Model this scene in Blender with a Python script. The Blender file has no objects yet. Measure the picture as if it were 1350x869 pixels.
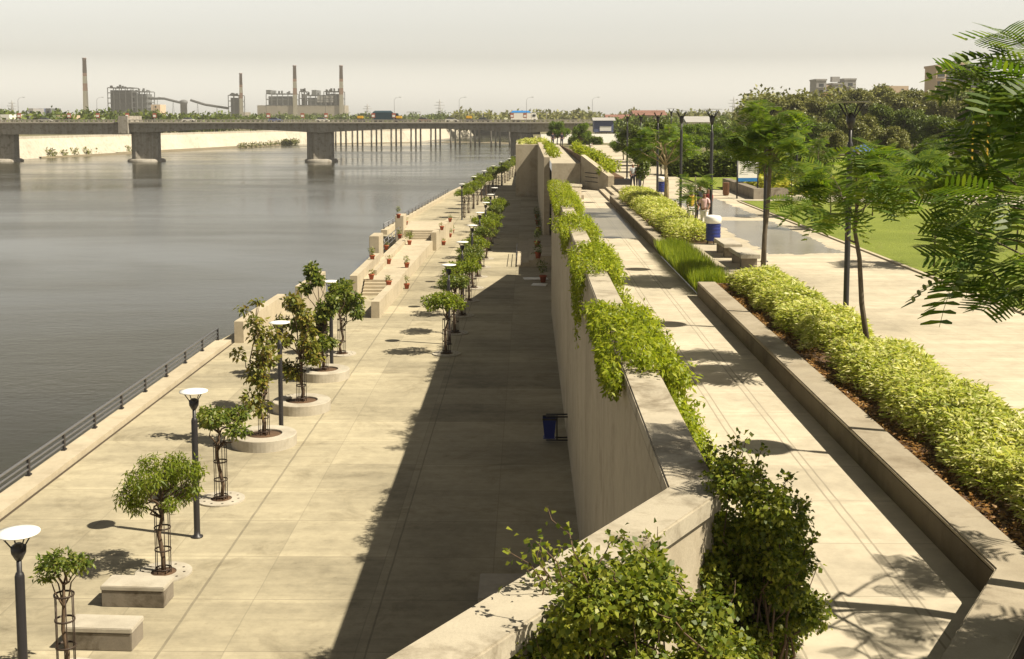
HAZE = 0.00018
SKY_SAT, SKY_TINT, SKY_STR, EXPOSURE = 0.18, (1.045, 1.0, 0.905), 0.12, 0.85
SKY_LOW, SKY_TOP = 0.86, 0.2
import bpy, bmesh, math, random
import numpy as np
from mathutils import Vector, Matrix, Quaternion

scene = bpy.context.scene
COL = scene.collection
R = math.radians
random.seed(7)

# ------------------------------------------------------------------ camera
F, PU, PV, HV = 1560.0, 675.0, 300.0, 156.0     # focal length, principal point and horizon, in photo pixels
CAMZ, CAMY = 4.7, 0.45
pitch = math.atan((PV - HV) / F)
yaw = math.atan(20 / F)
cam_d = bpy.data.cameras.new("camera")
cam = bpy.data.objects.new("camera", cam_d)
COL.objects.link(cam)
cam.location = (0, CAMY, CAMZ)
cam.rotation_euler = (math.pi / 2 - pitch, 0, yaw)
cam_d.sensor_width = 36
cam_d.lens = F / 1350 * 36
cam_d.shift_y = (PV - 434.5) / 1350
cam_d.clip_start, cam_d.clip_end = 0.1, 20000
scene.camera = cam
_cm = cam.rotation_euler.to_matrix()

def G(u, v, z):
    """where the sight line of a photo pixel meets the level z"""
    d = _cm @ Vector(((u - PU) / F, -(v - PV) / F, -1))
    t = (z - CAMZ) / d.z
    return Vector((0, CAMY, CAMZ)) + d * t

def AT(u, v, Y):
    """the point on that sight line at depth Y"""
    d = _cm @ Vector(((u - PU) / F, -(v - PV) / F, -1))
    return Vector((0, CAMY, CAMZ)) + d * ((Y - CAMY) / d.y)

LOW, RAMP, WATER = -5.4, -0.42, -8.3

# ------------------------------------------------------------------ object helpers
def tag(o, label=None, cat=None, group=None, kind=None):
    if label: o['label'] = label
    if cat: o['category'] = cat
    if group: o['group'] = group
    if kind: o['kind'] = kind
    return o

def thing(name, label, cat, loc=(0, 0, 0), rz=0.0, group=None):
    o = bpy.data.objects.new(name, None)
    COL.objects.link(o)
    o.location = loc
    o.rotation_euler = (0, 0, rz)
    o.empty_display_size = 0.2
    return tag(o, label, cat, group)

def link(name, me, mat=None, parent=None):
    if mat is not None and not me.materials:
        for m in (mat if isinstance(mat, (list, tuple)) else [mat]):
            me.materials.append(m)
    o = bpy.data.objects.new(name, me)
    COL.objects.link(o)
    if parent: o.parent = parent
    return o

def dup(o, loc=None, rz=None, label=None, group=None, scale=None, parent=None):
    c = o.copy()
    COL.objects.link(c)
    if parent: c.parent = parent
    for ch in list(o.children):
        dup(ch, parent=c)
    if loc is not None: c.location = loc
    if rz is not None: c.rotation_euler = (0, 0, rz)
    if scale is not None: c.scale = (scale, scale, scale) if not isinstance(scale, tuple) else scale
    if label: c['label'] = label
    if group: c['group'] = group
    return c

class MB:
    """collects shapes for ONE mesh"""
    def __init__(s): s.v = []; s.f = []; s.sm = []
    def add(s, vs, fs, smooth=False):
        b = len(s.v)
        s.v += [tuple(v) for v in vs]
        s.f += [tuple(i + b for i in f) for f in fs]
        s.sm += [smooth] * len(fs)
        return s
    def box(s, x0, x1, y0, y1, z0, z1, rz=0, c=None):
        vs = [(x, y, z) for z in (z0, z1) for x, y in ((x0, y0), (x1, y0), (x1, y1), (x0, y1))]
        if rz:
            cx, cy = c or ((x0 + x1) / 2, (y0 + y1) / 2)
            ca, sa = math.cos(rz), math.sin(rz)
            vs = [(cx + (x - cx) * ca - (y - cy) * sa, cy + (x - cx) * sa + (y - cy) * ca, z) for x, y, z in vs]
        return s.add(vs, [(3, 2, 1, 0), (4, 5, 6, 7), (0, 1, 5, 4), (1, 2, 6, 5), (2, 3, 7, 6), (3, 0, 4, 7)])
    def prism(s, poly, z0, z1):
        """poly counter-clockwise [(x,y)]; z0,z1 numbers or per-vertex lists"""
        n = len(poly)
        a = z0 if isinstance(z0, (list, tuple)) else [z0] * n
        b = z1 if isinstance(z1, (list, tuple)) else [z1] * n
        vs = [(p[0], p[1], a[i]) for i, p in enumerate(poly)] + [(p[0], p[1], b[i]) for i, p in enumerate(poly)]
        fs = [tuple(range(n - 1, -1, -1)), tuple(range(n, 2 * n))]
        fs += [(i, (i + 1) % n, n + (i + 1) % n, n + i) for i in range(n)]
        return s.add(vs, fs)
    def tube(s, pts, rad, n=8, caps=True, smooth=True):
        pts = [Vector(p) for p in pts]
        if not isinstance(rad, (list, tuple)): rad = [rad] * len(pts)
        vs, fs = [], []
        up = None
        for i, p in enumerate(pts):
            d = (pts[min(i + 1, len(pts) - 1)] - pts[max(i - 1, 0)]).normalized()
            if up is None or abs(d.dot(up)) > 0.99:
                up = Vector((1, 0, 0)) if abs(d.x) < 0.9 else Vector((0, 1, 0))
            x = up.cross(d).normalized(); y = d.cross(x); up = y.cross(d) if False else up
            for k in range(n):
                a = 2 * math.pi * k / n
                vs.append(p + (x * math.cos(a) + y * math.sin(a)) * rad[i])
        for i in range(len(pts) - 1):
            for k in range(n):
                fs.append((i * n + k, i * n + (k + 1) % n, (i + 1) * n + (k + 1) % n, (i + 1) * n + k))
        s.add(vs, fs, smooth)
        if caps:
            b = len(s.v) - len(vs)
            s.f.append(tuple(b + k for k in range(n - 1, -1, -1))); s.sm.append(False)
            s.f.append(tuple(b + (len(pts) - 1) * n + k for k in range(n))); s.sm.append(False)
        return s
    def lathe(s, prof, n=20, c=(0, 0, 0), smooth=True):
        """prof [(r,z)] bottom to top on the outside"""
        vs, fs = [], []
        for r, z in prof:
            for k in range(n):
                a = 2 * math.pi * k / n
                vs.append((c[0] + r * math.cos(a), c[1] + r * math.sin(a), c[2] + z))
        for i in range(len(prof) - 1):
            for k in range(n):
                fs.append((i * n + k, i * n + (k + 1) % n, (i + 1) * n + (k + 1) % n, (i + 1) * n + k))
        s.add(vs, fs, smooth)
        b = len(s.v) - len(vs)
        if tuple(prof[0]) == tuple(prof[-1]): return s
        if prof[0][0] > 1e-4: s.f.append(tuple(b + k for k in range(n - 1, -1, -1))); s.sm.append(False)
        if prof[-1][0] > 1e-4: s.f.append(tuple(b + (len(prof) - 1) * n + k for k in range(n))); s.sm.append(False)
        return s
    def build(s, name, mat, parent=None, bevel=0.0, seg=2):
        me = bpy.data.meshes.new(name)
        me.from_pydata(s.v, [], s.f)
        me.polygons.foreach_set('use_smooth', s.sm)
        if bevel:
            bm = bmesh.new(); bm.from_mesh(me)
            bmesh.ops.remove_doubles(bm, verts=bm.verts, dist=1e-5)
            es = [e for e in bm.edges if len(e.link_faces) == 2 and e.calc_face_angle(0) > 0.5]
            bmesh.ops.bevel(bm, geom=es, offset=bevel, segments=seg, affect='EDGES', clamp_overlap=True)
            bm.to_mesh(me); bm.free()
        me.update()
        return link(name, me, mat, parent)

ORD = ('first second third fourth fifth sixth seventh eighth ninth tenth eleventh twelfth thirteenth fourteenth '
       'fifteenth sixteenth seventeenth eighteenth nineteenth twentieth').split()

# ------------------------------------------------------------------ node helpers
class NT:
    def __init__(s, m):
        m.use_nodes = True
        s.t = m.node_tree
        s.n = s.t.nodes
        s.b = s.n.get('Principled BSDF')
    def add(s, ty, **kw):
        n = s.n.new(ty)
        for k, v in kw.items(): setattr(n, k, v)
        return n
    def put(s, sock, v):
        if isinstance(v, bpy.types.NodeSocket): s.t.links.new(v, sock)
        elif isinstance(v, (tuple, list)) and len(v) == 3 and sock.type == 'RGBA': sock.default_value = (*v, 1)
        else: sock.default_value = v
    def M(s, op, a, b=0.0, c=None, clamp=False):
        n = s.add('ShaderNodeMath', operation=op, use_clamp=clamp)
        s.put(n.inputs[0], a); s.put(n.inputs[1], b)
        if c is not None: s.put(n.inputs[2], c)
        return n.outputs[0]
    def pos(s): return s.add('ShaderNodeNewGeometry').outputs['Position']
    def xyz(s, p=None):
        n = s.add('ShaderNodeSeparateXYZ'); s.put(n.inputs[0], p or s.pos()); return n.outputs
    def scale(s, p, sc):
        n = s.add('ShaderNodeVectorMath', operation='MULTIPLY'); s.put(n.inputs[0], p); n.inputs[1].default_value = sc
        return n.outputs[0]
    def noise(s, p, scale, detail=4, rough=0.55, dist=0.0):
        n = s.add('ShaderNodeTexNoise'); s.put(n.inputs['Vector'], p)
        n.inputs['Scale'].default_value = scale; n.inputs['Detail'].default_value = detail
        n.inputs['Roughness'].default_value = rough; n.inputs['Distortion'].default_value = dist
        return n.outputs['Fac']
    def ramp(s, f, stops):
        n = s.add('ShaderNodeValToRGB'); s.put(n.inputs[0], f)
        e = n.color_ramp.elements
        while len(e) < len(stops): e.new(0.5)
        for i, (p, c) in enumerate(stops):
            e[i].position = p; e[i].color = (*c, 1) if len(c) == 3 else c
        return n.outputs[0]
    def mix(s, f, a, b, mode='MIX'):
        n = s.add('ShaderNodeMix', data_type='RGBA', blend_type=mode, clamp_factor=True)
        s.put(n.inputs[0], f); s.put(n.inputs[6], a); s.put(n.inputs[7], b)
        return n.outputs[2]
    def lin(s, f, a, b, c, d):
        n = s.add('ShaderNodeMapRange'); s.put(n.inputs[0], f)
        for i, x in enumerate((a, b, c, d)): n.inputs[1 + i].default_value = x
        return n.outputs[0]
    def bump(s, h, strength=0.3, dist=0.02):
        n = s.add('ShaderNodeBump'); s.put(n.inputs['Height'], h)
        n.inputs['Strength'].default_value = strength; n.inputs['Distance'].default_value = dist
        s.t.links.new(n.outputs[0], s.b.inputs['Normal'])
    def col(s, c): s.put(s.b.inputs['Base Color'], c)
    def rough(s, r): s.put(s.b.inputs['Roughness'], r)
    def line(s, x, at, w):
        """1 inside a line of half width w round x = at"""
        return s.M('LESS_THAN', s.M('ABSOLUTE', s.M('SUBTRACT', x, at)), w)
    def every(s, x, step, w, off=0.0):
        """1 on lines of half width w every step"""
        q = s.M('PINGPONG', s.M('ADD', x, off), step / 2)      # 0 on multiples of step
        return s.M('LESS_THAN', q, w)

def mat(name):
    m = bpy.data.materials.new(name)
    t = NT(m)
    t.b.inputs['Specular IOR Level'].default_value = 0.3
    return m, t

def plain(name, c, rough=0.6, metal=0.0, var=0.12, spec=0.4, scale=5.0):
    m, t = mat(name)
    n = t.noise(t.pos(), scale, 5)
    t.col(t.mix(n, tuple(x * (1 - var) for x in c), tuple(min(1, x * (1 + var)) for x in c)))
    t.rough(rough); t.b.inputs['Metallic'].default_value = metal; t.b.inputs['Specular IOR Level'].default_value = spec
    return m

def concrete(name, c, stain=(0.6, 0.56, 0.5), amount=0.5, streak=0.0, rough=0.85, big=0.35, boards=0.0):
    m, t = mat(name)
    p = t.pos()
    n1 = t.noise(p, big, 6, 0.6); n2 = t.noise(p, 4.0, 6, 0.65); n3 = t.noise(p, 40, 4, 0.6)
    v = t.M('ADD', t.M('ADD', t.M('MULTIPLY', n1, 0.5), t.M('MULTIPLY', n2, 0.4)), t.M('MULTIPLY', n3, 0.22))
    k = t.lin(v, 0.38, 0.74, 0.78, 1.16)
    cc = t.mix(1.0, c, k, 'MULTIPLY')
    st = t.lin(t.noise(p, 0.9, 7, 0.7, 0.4), 0.5, 0.68, 0, amount)
    cc = t.mix(st, cc, t.mix(1.0, cc, stain, 'MULTIPLY'))
    if streak:
        q = t.noise(t.scale(p, (1.0, 1.0, 0.05)), 1.1, 4, 0.55)
        cc = t.mix(t.lin(q, 0.45, 0.7, 0, streak), cc, t.mix(1.0, cc, (0.5, 0.45, 0.37), 'MULTIPLY'))
    if boards:
        x, y, z = t.xyz(p)[:3]
        g = t.every(y, boards, 0.012)
        cc = t.mix(t.M('MULTIPLY', g, 0.45), cc, (0.1, 0.09, 0.07))
    t.col(cc); t.rough(rough)
    t.bump(t.M('ADD', n3, t.M('MULTIPLY', n2, 0.8)), 0.25, 0.012)
    return m

def leafmat(name, cols, trans=0.45, rough=0.45, clump=1.2, spec=0.35):
    """each leaf its own tint, plus slow clump variation"""
    m, t = mat(name)
    g = t.add('ShaderNodeNewGeometry')
    rnd = g.outputs['Random Per Island']
    n = t.noise(g.outputs['Position'], clump, 3)
    f = t.M('ADD', t.M('MULTIPLY', rnd, 0.65), t.M('MULTIPLY', n, 0.35))
    k = len(cols)
    c = t.ramp(f, [(0.12 + 0.72 * i / (k - 1), cols[i]) for i in range(k)])
    t.col(c); t.rough(rough); t.b.inputs['Specular IOR Level'].default_value = spec
    tr = t.add('ShaderNodeBsdfTranslucent')
    t.put(tr.inputs[0], t.mix(1.0, c, (1.25, 1.25, 0.55), 'MULTIPLY'))
    mx = t.add('ShaderNodeMixShader'); mx.inputs[0].default_value = trans
    out = t.n.get('Material Output')
    t.t.links.new(t.b.outputs[0], mx.inputs[1]); t.t.links.new(tr.outputs[0], mx.inputs[2])
    t.t.links.new(mx.outputs[0], out.inputs[0])
    return m

def bark(name, c):
    m, t = mat(name)
    p = t.pos()
    n = t.noise(t.scale(p, (14, 14, 3)), 1.5, 6, 0.65)
    t.col(t.ramp(n, [(0.3, tuple(x * 0.55 for x in c)), (0.7, tuple(x * 1.25 for x in c))]))
    t.rough(0.9); t.bump(n, 0.6, 0.02)
    return m

M = {}
# lower promenade: cast slabs with joints, per-slab tone, stains
def slab_floor(name, c, sx, sy, ox=0.0, oy=0.0, lines=(), tone=0.16, jw=0.012, wet=(), joint=0.4, stain=0.35, jwx=None, wr=0.64, band=0.45):
    m, t = mat(name)
    p = t.pos(); x, y, z = t.xyz(p)[:3]
    xs = t.M('ADD', x, ox); ys = t.M('ADD', y, oy)
    ix = t.M('FLOOR', t.M('DIVIDE', xs, sx)); iy = t.M('FLOOR', t.M('DIVIDE', ys, sy))
    cb = t.add('ShaderNodeCombineXYZ'); t.put(cb.inputs[0], ix); t.put(cb.inputs[1], iy)
    wn = t.add('ShaderNodeTexWhiteNoise'); t.put(wn.inputs['Vector'], cb.outputs[0])
    n1 = t.noise(p, 0.22, 6, 0.62, 0.3); n2 = t.noise(p, 2.6, 6, 0.7); n3 = t.noise(p, 30, 3)
    n4 = t.noise(t.scale(p, (0.2, 1.6, 1)), 0.9, 6, 0.7)
    rowc = t.add('ShaderNodeCombineXYZ'); t.put(rowc.inputs[1], iy); rowc.inputs[0].default_value = 7.3
    rown = t.add('ShaderNodeTexWhiteNoise'); t.put(rown.inputs['Vector'], rowc.outputs[0])
    v = t.M('ADD', t.M('MULTIPLY', n1, 0.55), t.M('ADD', t.M('MULTIPLY', n2, 0.35), t.M('MULTIPLY', n4, band)))
    k = t.M('ADD', t.M('ADD', t.lin(v, 0.265 + band / 2, 0.635 + band / 2, 0.62, 1.26), t.M('MULTIPLY', t.M('SUBTRACT', rown.outputs['Value'], 0.5), tone * 0.7)), t.M('MULTIPLY', t.M('SUBTRACT', wn.outputs['Value'], 0.5), tone))
    cc = t.mix(1.0, c, k, 'MULTIPLY')
    st = t.lin(t.noise(p, 0.55, 8, 0.74, 0.8), 0.52, 0.66, 0, stain)
    cc = t.mix(st, cc, t.mix(1.0, cc, (0.58, 0.56, 0.52), 'MULTIPLY'))
    sp_ = t.lin(t.noise(p, 9.0, 5, 0.7), 0.6, 0.72, 0, stain * 0.7)
    cc = t.mix(sp_, cc, t.mix(1.0, cc, (0.55, 0.52, 0.46), 'MULTIPLY'))
    wob = t.M('MULTIPLY', t.M('SUBTRACT', t.noise(p, 1.3, 3), 0.5), 0.03)
    j = t.M('MAXIMUM', t.M('MULTIPLY', t.every(t.M('ADD', xs, wob), sx, jwx or jw), 0.6), t.every(t.M('ADD', ys, wob), sy, jw))
    for at, w in lines:
        j = t.M('MAXIMUM', j, t.line(t.M('ADD', x, wob), at, w))
    # pale laitance smeared beside the joints
    jb = t.M('MULTIPLY', t.every(t.M('ADD', ys, t.M('MULTIPLY', wob, 6.0)), sy, 0.16), t.lin(n1, 0.4, 0.6, 0.0, 0.4))
    cc = t.mix(jb, cc, t.mix(1.0, cc, (1.3, 1.3, 1.3), 'MULTIPLY'))
    j = t.M('MULTIPLY', j, t.lin(n2, 0.3, 0.6, 0.5, 1.0))
    cc = t.mix(t.M('MULTIPLY', j, joint), cc, (0.09, 0.075, 0.055))
    r = 0.85
    for (x0, x1, y0, y1, dry) in wet:
        wob2 = t.M('MULTIPLY', t.M('SUBTRACT', t.noise(p, 0.6, 5, 0.65), 0.5), 1.3)
        xx = t.M('ADD', x, wob2); yy = t.M('ADD', y, t.M('MULTIPLY', wob2, 3.0))
        a = t.M('MULTIPLY', t.M('GREATER_THAN', xx, x0), t.M('LESS_THAN', xx, x1))
        b = t.M('MULTIPLY', t.M('GREATER_THAN', yy, y0), t.M('LESS_THAN', yy, y1))
        w = t.M('MULTIPLY', a, b)
        for d0, d1 in dry:
            w = t.M('MULTIPLY', w, t.M('SUBTRACT', 1.0, t.M('MULTIPLY', t.M('GREATER_THAN', y, d0), t.M('LESS_THAN', y, d1))))
        cc = t.mix(w, cc, t.mix(1.0, cc, (0.48, 0.485, 0.49), 'MULTIPLY'))
        r = t.M('SUBTRACT', r, t.M('MULTIPLY', w, wr)) if not isinstance(r, float) else t.M('SUBTRACT', 0.85, t.M('MULTIPLY', w, wr))
    t.col(cc); t.rough(r)
    h = t.M('SUBTRACT', t.M('ADD', t.M('MULTIPLY', n3, 0.3), t.M('MULTIPLY', n2, 0.5)), j)
    if not wet: t.bump(h, 0.25, 0.01)
    return m

M['low'] = slab_floor('promenade_concrete', (0.34, 0.298, 0.208), 2.5, 2.45, ox=0.75, lines=((-6.98, 0.03), (-3.05, 0.02)), tone=0.24, stain=0.6, joint=0.55)
M['plaza'] = slab_floor('plaza_paving', (0.44, 0.385, 0.29), 1.2, 0.9, tone=0.07, jw=0.008, joint=0.3, stain=0.22, band=0.15, wr=0.63,
                        wet=((8.4, 11.15, 41.5, 70, ((55.0, 57.0),)),))
M['ramp'] = slab_floor('ramp_paving', (0.46, 0.405, 0.31), 40.0, 1.6, ox=20, tone=0.05, jw=0.008, joint=0.5, stain=0.3, band=0.2,
                       lines=((2.55, 0.012), (2.67, 0.012), (3.27, 0.014), (3.39, 0.014), (4.06, 0.014), (4.18, 0.014)),
                       wet=((1.6, 4.95, 51, 68, ()),), wr=0.55)
M['deck'] = slab_floor('deck_paving', (0.42, 0.37, 0.28), 1.5, 1.5, tone=0.06)
M['path'] = slab_floor('path_paving', (0.42, 0.375, 0.29), 1.5, 1.5, tone=0.06)
M['wall'] = concrete('wall_concrete', (0.41, 0.355, 0.265), streak=0.28, amount=0.6, boards=4.9)
M['cope'] = concrete('coping_concrete', (0.39, 0.345, 0.265), stain=(0.3, 0.26, 0.2), amount=0.95, big=1.1)
M['kerb'] = concrete('kerb_concrete', (0.33, 0.285, 0.215), stain=(0.45, 0.4, 0.34), amount=0.6, streak=0.25)
M['kerb_face'] = concrete('stained_shaded_kerb_face', (0.115, 0.097, 0.07), stain=(0.4, 0.36, 0.3), amount=0.8, streak=0.6)  # stains, plus shade painted into the base: the face turns from the sun
M['pale'] = concrete('pale_concrete', (0.44, 0.38, 0.28), amount=0.25, streak=0.2)
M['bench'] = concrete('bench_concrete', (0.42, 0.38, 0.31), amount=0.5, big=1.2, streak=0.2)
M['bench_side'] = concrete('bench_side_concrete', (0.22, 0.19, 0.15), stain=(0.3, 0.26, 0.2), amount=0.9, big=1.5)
M['bridge'] = concrete('bridge_concrete', (0.33, 0.305, 0.265), stain=(0.4, 0.36, 0.3), amount=0.8, big=0.12, streak=0.5)
M['bridge_rail'] = concrete('bridge_rail_concrete', (0.36, 0.33, 0.28), amount=0.5, big=0.2)
M['bank'] = concrete('bank_concrete', (0.47, 0.43, 0.355), amount=0.5, big=0.05, streak=0.35)
M['mud'] = plain('river_mud', (0.17, 0.14, 0.09), 0.9, var=0.4, scale=0.3)
M['soil'] = plain('planter_soil', (0.095, 0.055, 0.03), 0.95, var=0.5, scale=14)
M['drain'] = plain('drain_gap', (0.06, 0.045, 0.03), 0.9)
M['metal'] = plain('dark_painted_metal', (0.022, 0.020, 0.022), 0.45, 0.0, spec=0.5)
M['rail'] = plain('railing_metal', (0.15, 0.15, 0.16), 0.4, 0.3, spec=0.5)
M['cage'] = plain('cage_metal', (0.05, 0.033, 0.024), 0.6, 0.2)
M['disc'] = plain('white_enamel', (0.78, 0.77, 0.74), 0.4, var=0.03)
M['dishgrey'] = plain('grey_enamel', (0.20, 0.19, 0.15), 0.5, var=0.05)
M['bluebin'] = plain('blue_plastic', (0.012, 0.022, 0.15), 0.4, var=0.1, spec=0.5)
M['white'] = plain('white_paint', (0.75, 0.73, 0.68), 0.5, var=0.08)
M['brownbin'] = plain('brown_paint', (0.16, 0.08, 0.045), 0.7)
M['terra'] = plain('terracotta', (0.33, 0.085, 0.04), 0.75, var=0.25)
M['brickred'] = plain('dull_red_paint', (0.36, 0.10, 0.06), 0.7)
M['trunk'] = bark('brown_bark', (0.12, 0.08, 0.05))
M['palebark'] = bark('pale_bark', (0.32, 0.25, 0.15))
M['greybark'] = bark('grey_bark', (0.13, 0.105, 0.075))
M['leaf_tree'] = leafmat('broad_leaf', [(0.05, 0.08, 0.012), (0.09, 0.13, 0.018), (0.16, 0.20, 0.03), (0.24, 0.24, 0.05)], 0.4)
M['leaf_dry'] = leafmat('drying_leaf', [(0.08, 0.10, 0.014), (0.14, 0.16, 0.022), (0.24, 0.23, 0.04), (0.24, 0.16, 0.04)], 0.35)
M['leaf_willow'] = leafmat('fresh_leaf', [(0.10, 0.15, 0.012), (0.17, 0.22, 0.02), (0.26, 0.29, 0.03)], 0.5)
M['leaf_hedge'] = leafmat('variegated_leaf', [(0.17, 0.22, 0.035), (0.36, 0.41, 0.075), (0.54, 0.55, 0.18), (0.71, 0.68, 0.38)], 0.4, clump=0.5)
M['leaf_vine'] = leafmat('vine_leaf', [(0.11, 0.15, 0.01), (0.25, 0.31, 0.02), (0.40, 0.42, 0.05)], 0.5)
M['leaf_bush'] = leafmat('bush_leaf', [(0.045, 0.075, 0.01), (0.105, 0.145, 0.015), (0.20, 0.23, 0.024), (0.30, 0.31, 0.045)], 0.4)
M['leaf_fern'] = leafmat('feathery_leaf', [(0.05, 0.10, 0.012), (0.10, 0.17, 0.016), (0.20, 0.25, 0.022)], 0.5)
M['leaf_fern_dark'] = leafmat('dark_feathery_leaf', [(0.04, 0.085, 0.012), (0.085, 0.145, 0.016), (0.17, 0.225, 0.022)], 0.5)
M['leaf_dark'] = leafmat('dark_leaf', [(0.045, 0.07, 0.013), (0.09, 0.13, 0.02), (0.165, 0.195, 0.03)], 0.25, clump=0.4)
M['leaf_olive'] = leafmat('olive_leaf', [(0.085, 0.095, 0.028), (0.155, 0.165, 0.043), (0.25, 0.24, 0.078)], 0.25, clump=0.25)
M['leaf_grass'] = leafmat('tall_grass_blade', [(0.08, 0.12, 0.01), (0.19, 0.26, 0.015), (0.34, 0.38, 0.04)], 0.5)
M['leaf_yellow'] = leafmat('yellow_leaf', [(0.20, 0.24, 0.03), (0.40, 0.40, 0.05), (0.5, 0.46, 0.08)], 0.35)
M['leaf_litter'] = leafmat('dead_leaf', [(0.10, 0.045, 0.015), (0.22, 0.11, 0.03), (0.32, 0.2, 0.07)], 0.1)
M['pylon'] = plain('galvanised_steel', (0.30, 0.29, 0.28), 0.6)
M['plant_grey'] = plain('plant_cladding', (0.13, 0.135, 0.14), 0.8, var=0.3, scale=0.15)
M['plant_dark'] = plain('plant_dark_steel', (0.05, 0.05, 0.05), 0.8, var=0.3, scale=0.2)
M['plant_beige'] = plain('plant_beige_wall', (0.27, 0.24, 0.19), 0.85, var=0.25, scale=0.1)
M['glassdark'] = plain('dark_window', (0.03, 0.035, 0.04), 0.2, spec=0.6)
M['render_grey'] = plain('grey_render', (0.32, 0.31, 0.30), 0.8, var=0.15, scale=0.4)
M['render_peach'] = plain('peach_render', (0.55, 0.42, 0.30), 0.8, var=0.12, scale=0.4)
M['render_blue'] = plain('slate_blue_paint', (0.10, 0.12, 0.22), 0.6, var=0.15)
M['roof_red'] = plain('red_roof_sheet', (0.20, 0.10, 0.075), 0.8, var=0.25, scale=0.6)
M['roof_blue'] = plain('blue_tarp', (0.05, 0.12, 0.36), 0.6)
M['yellow'] = plain('yellow_paint', (0.60, 0.36, 0.03), 0.5)
M['truckblue'] = plain('bright_blue_paint', (0.02, 0.16, 0.42), 0.5)
M['truckdark'] = plain('dark_teal_paint', (0.02, 0.045, 0.06), 0.5)
M['tyre'] = plain('tyre_rubber', (0.02, 0.02, 0.02), 0.8)
M['skin'] = plain('brown_skin', (0.20, 0.10, 0.06), 0.6, var=0.08)
M['hair'] = plain('black_hair', (0.012, 0.010, 0.010), 0.5)
M['cl_yellow'] = plain('yellow_cloth', (0.62, 0.42, 0.04), 0.85, scale=9)
M['cl_white'] = plain('white_cloth', (0.72, 0.68, 0.66), 0.85, scale=9)
M['cl_pink'] = plain('pink_cloth', (0.62, 0.42, 0.42), 0.85, scale=9)
M['cl_maroon'] = plain('maroon_cloth', (0.28, 0.05, 0.05), 0.85, scale=9)
M['cl_dark'] = plain('dark_cloth', (0.03, 0.03, 0.045), 0.85, scale=9)
M['cl_blue'] = plain('blue_cloth', (0.05, 0.09, 0.30), 0.85, scale=9)
M['cl_grey'] = plain('grey_cloth', (0.30, 0.32, 0.33), 0.85, scale=9)

def m_lawn(name, a, b):
    m, t = mat(name)
    p = t.pos()
    n1 = t.noise(p, 0.25, 5, 0.6); n2 = t.noise(p, 9, 5, 0.7); n3 = t.noise(p, 60, 3)
    v = t.M('ADD', t.M('MULTIPLY', n1, 0.6), t.M('ADD', t.M('MULTIPLY', n2, 0.3), t.M('MULTIPLY', n3, 0.2)))
    c = t.ramp(v, [(0.38, a), (0.7, b)])
    dry = t.lin(t.noise(p, 0.6, 6, 0.7, 0.5), 0.56, 0.7, 0, 0.6)
    t.col(t.mix(dry, c, (0.24, 0.22, 0.07))); t.rough(0.95)
    t.bump(t.M('ADD', n2, n3), 0.9, 0.05)
    return m
M['lawn'] = m_lawn('lawn_grass', (0.13, 0.17, 0.02), (0.24, 0.28, 0.045))
M['land'] = m_lawn('land_surface', (0.10, 0.09, 0.045), (0.19, 0.17, 0.10))
def m_water():
    m, t = mat('river_water')
    p = t.pos()
    n1 = t.noise(t.scale(p, (0.7, 1.0, 1)), 2.6, 5, 0.62, 0.2)
    n2 = t.noise(t.scale(p, (0.35, 0.9, 1)), 0.45, 4, 0.6, 0.3)
    big = t.noise(t.scale(p, (0.35, 1.0, 1)), 0.03, 4, 0.6, 0.6)
    t.col(t.ramp(big, [(0.35, (0.026, 0.0245, 0.015)), (0.7, (0.044, 0.041, 0.026))]))
    t.rough(t.lin(big, 0.4, 0.65, 0.10, 0.22))
    t.b.inputs['IOR'].default_value = 1.33; t.b.inputs['Specular IOR Level'].default_value = 0.22; t.b.inputs['Specular Tint'].default_value = (1.0, 0.95, 0.85, 1)
    amp = t.lin(big, 0.42, 0.6, 0.35, 1.0)
    t.bump(t.M('MULTIPLY', t.M('ADD', t.M('MULTIPLY', n1, 0.5), t.M('MULTIPLY', n2, 0.7)), amp), 0.38, 0.12)
    return m
M['water'] = m_water()
def m_chimney():
    m, t = mat('chimney_bands')
    z = t.xyz(t.add('ShaderNodeTexCoord').outputs['Generated'])[2]
    band = t.M('GREATER_THAN', t.M('PINGPONG', t.M('MULTIPLY', z, 9.0), 1.0), 0.5)
    c = t.mix(t.M('MULTIPLY', band, t.M('GREATER_THAN', z, 0.48)), (0.88, 0.85, 0.82), (0.66, 0.42, 0.36))
    c = t.mix(t.M('GREATER_THAN', z, 0.77), c, (0.21, 0.15, 0.14))
    t.col(c); t.rough(0.85)
    return m
M['chimney'] = m_chimney()

# ------------------------------------------------------------------ foliage helpers
def unit(a):
    return a / np.maximum(np.linalg.norm(a, axis=-1, keepdims=True), 1e-9)

def np_mesh(name, V, Fq, mat_, parent=None):
    me = bpy.data.meshes.new(name)
    V = np.asarray(V, np.float32); Fq = np.asarray(Fq, np.int32)
    n, k = Fq.shape
    me.vertices.add(len(V)); me.vertices.foreach_set('co', V.ravel())
    me.loops.add(n * k); me.loops.foreach_set('vertex_index', Fq.ravel())
    me.polygons.add(n); me.polygons.foreach_set('loop_start', np.arange(0, n * k, k, dtype=np.int32))
    me.polygons.foreach_set('loop_total', np.full(n, k, np.int32))
    me.update(calc_edges=True)
    return link(name, me, mat_, parent)

def leaf_geo(P, D, N, L, W, base=0.0):
    D = unit(D); S = unit(np.cross(D, N)); N2 = np.cross(S, D)
    L = np.asarray(L).reshape(-1, 1); W = np.asarray(W).reshape(-1, 1)
    a = P
    b = P + D * L * 0.45 + S * W * 0.5 + N2 * W * 0.18
    c = P + D * L - N2 * L * 0.12
    d = P + D * L * 0.45 - S * W * 0.5 + N2 * W * 0.18
    V = np.stack([a, b, c, d], 1).reshape(-1, 3)
    return V, np.arange(len(V)).reshape(-1, 4)

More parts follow.
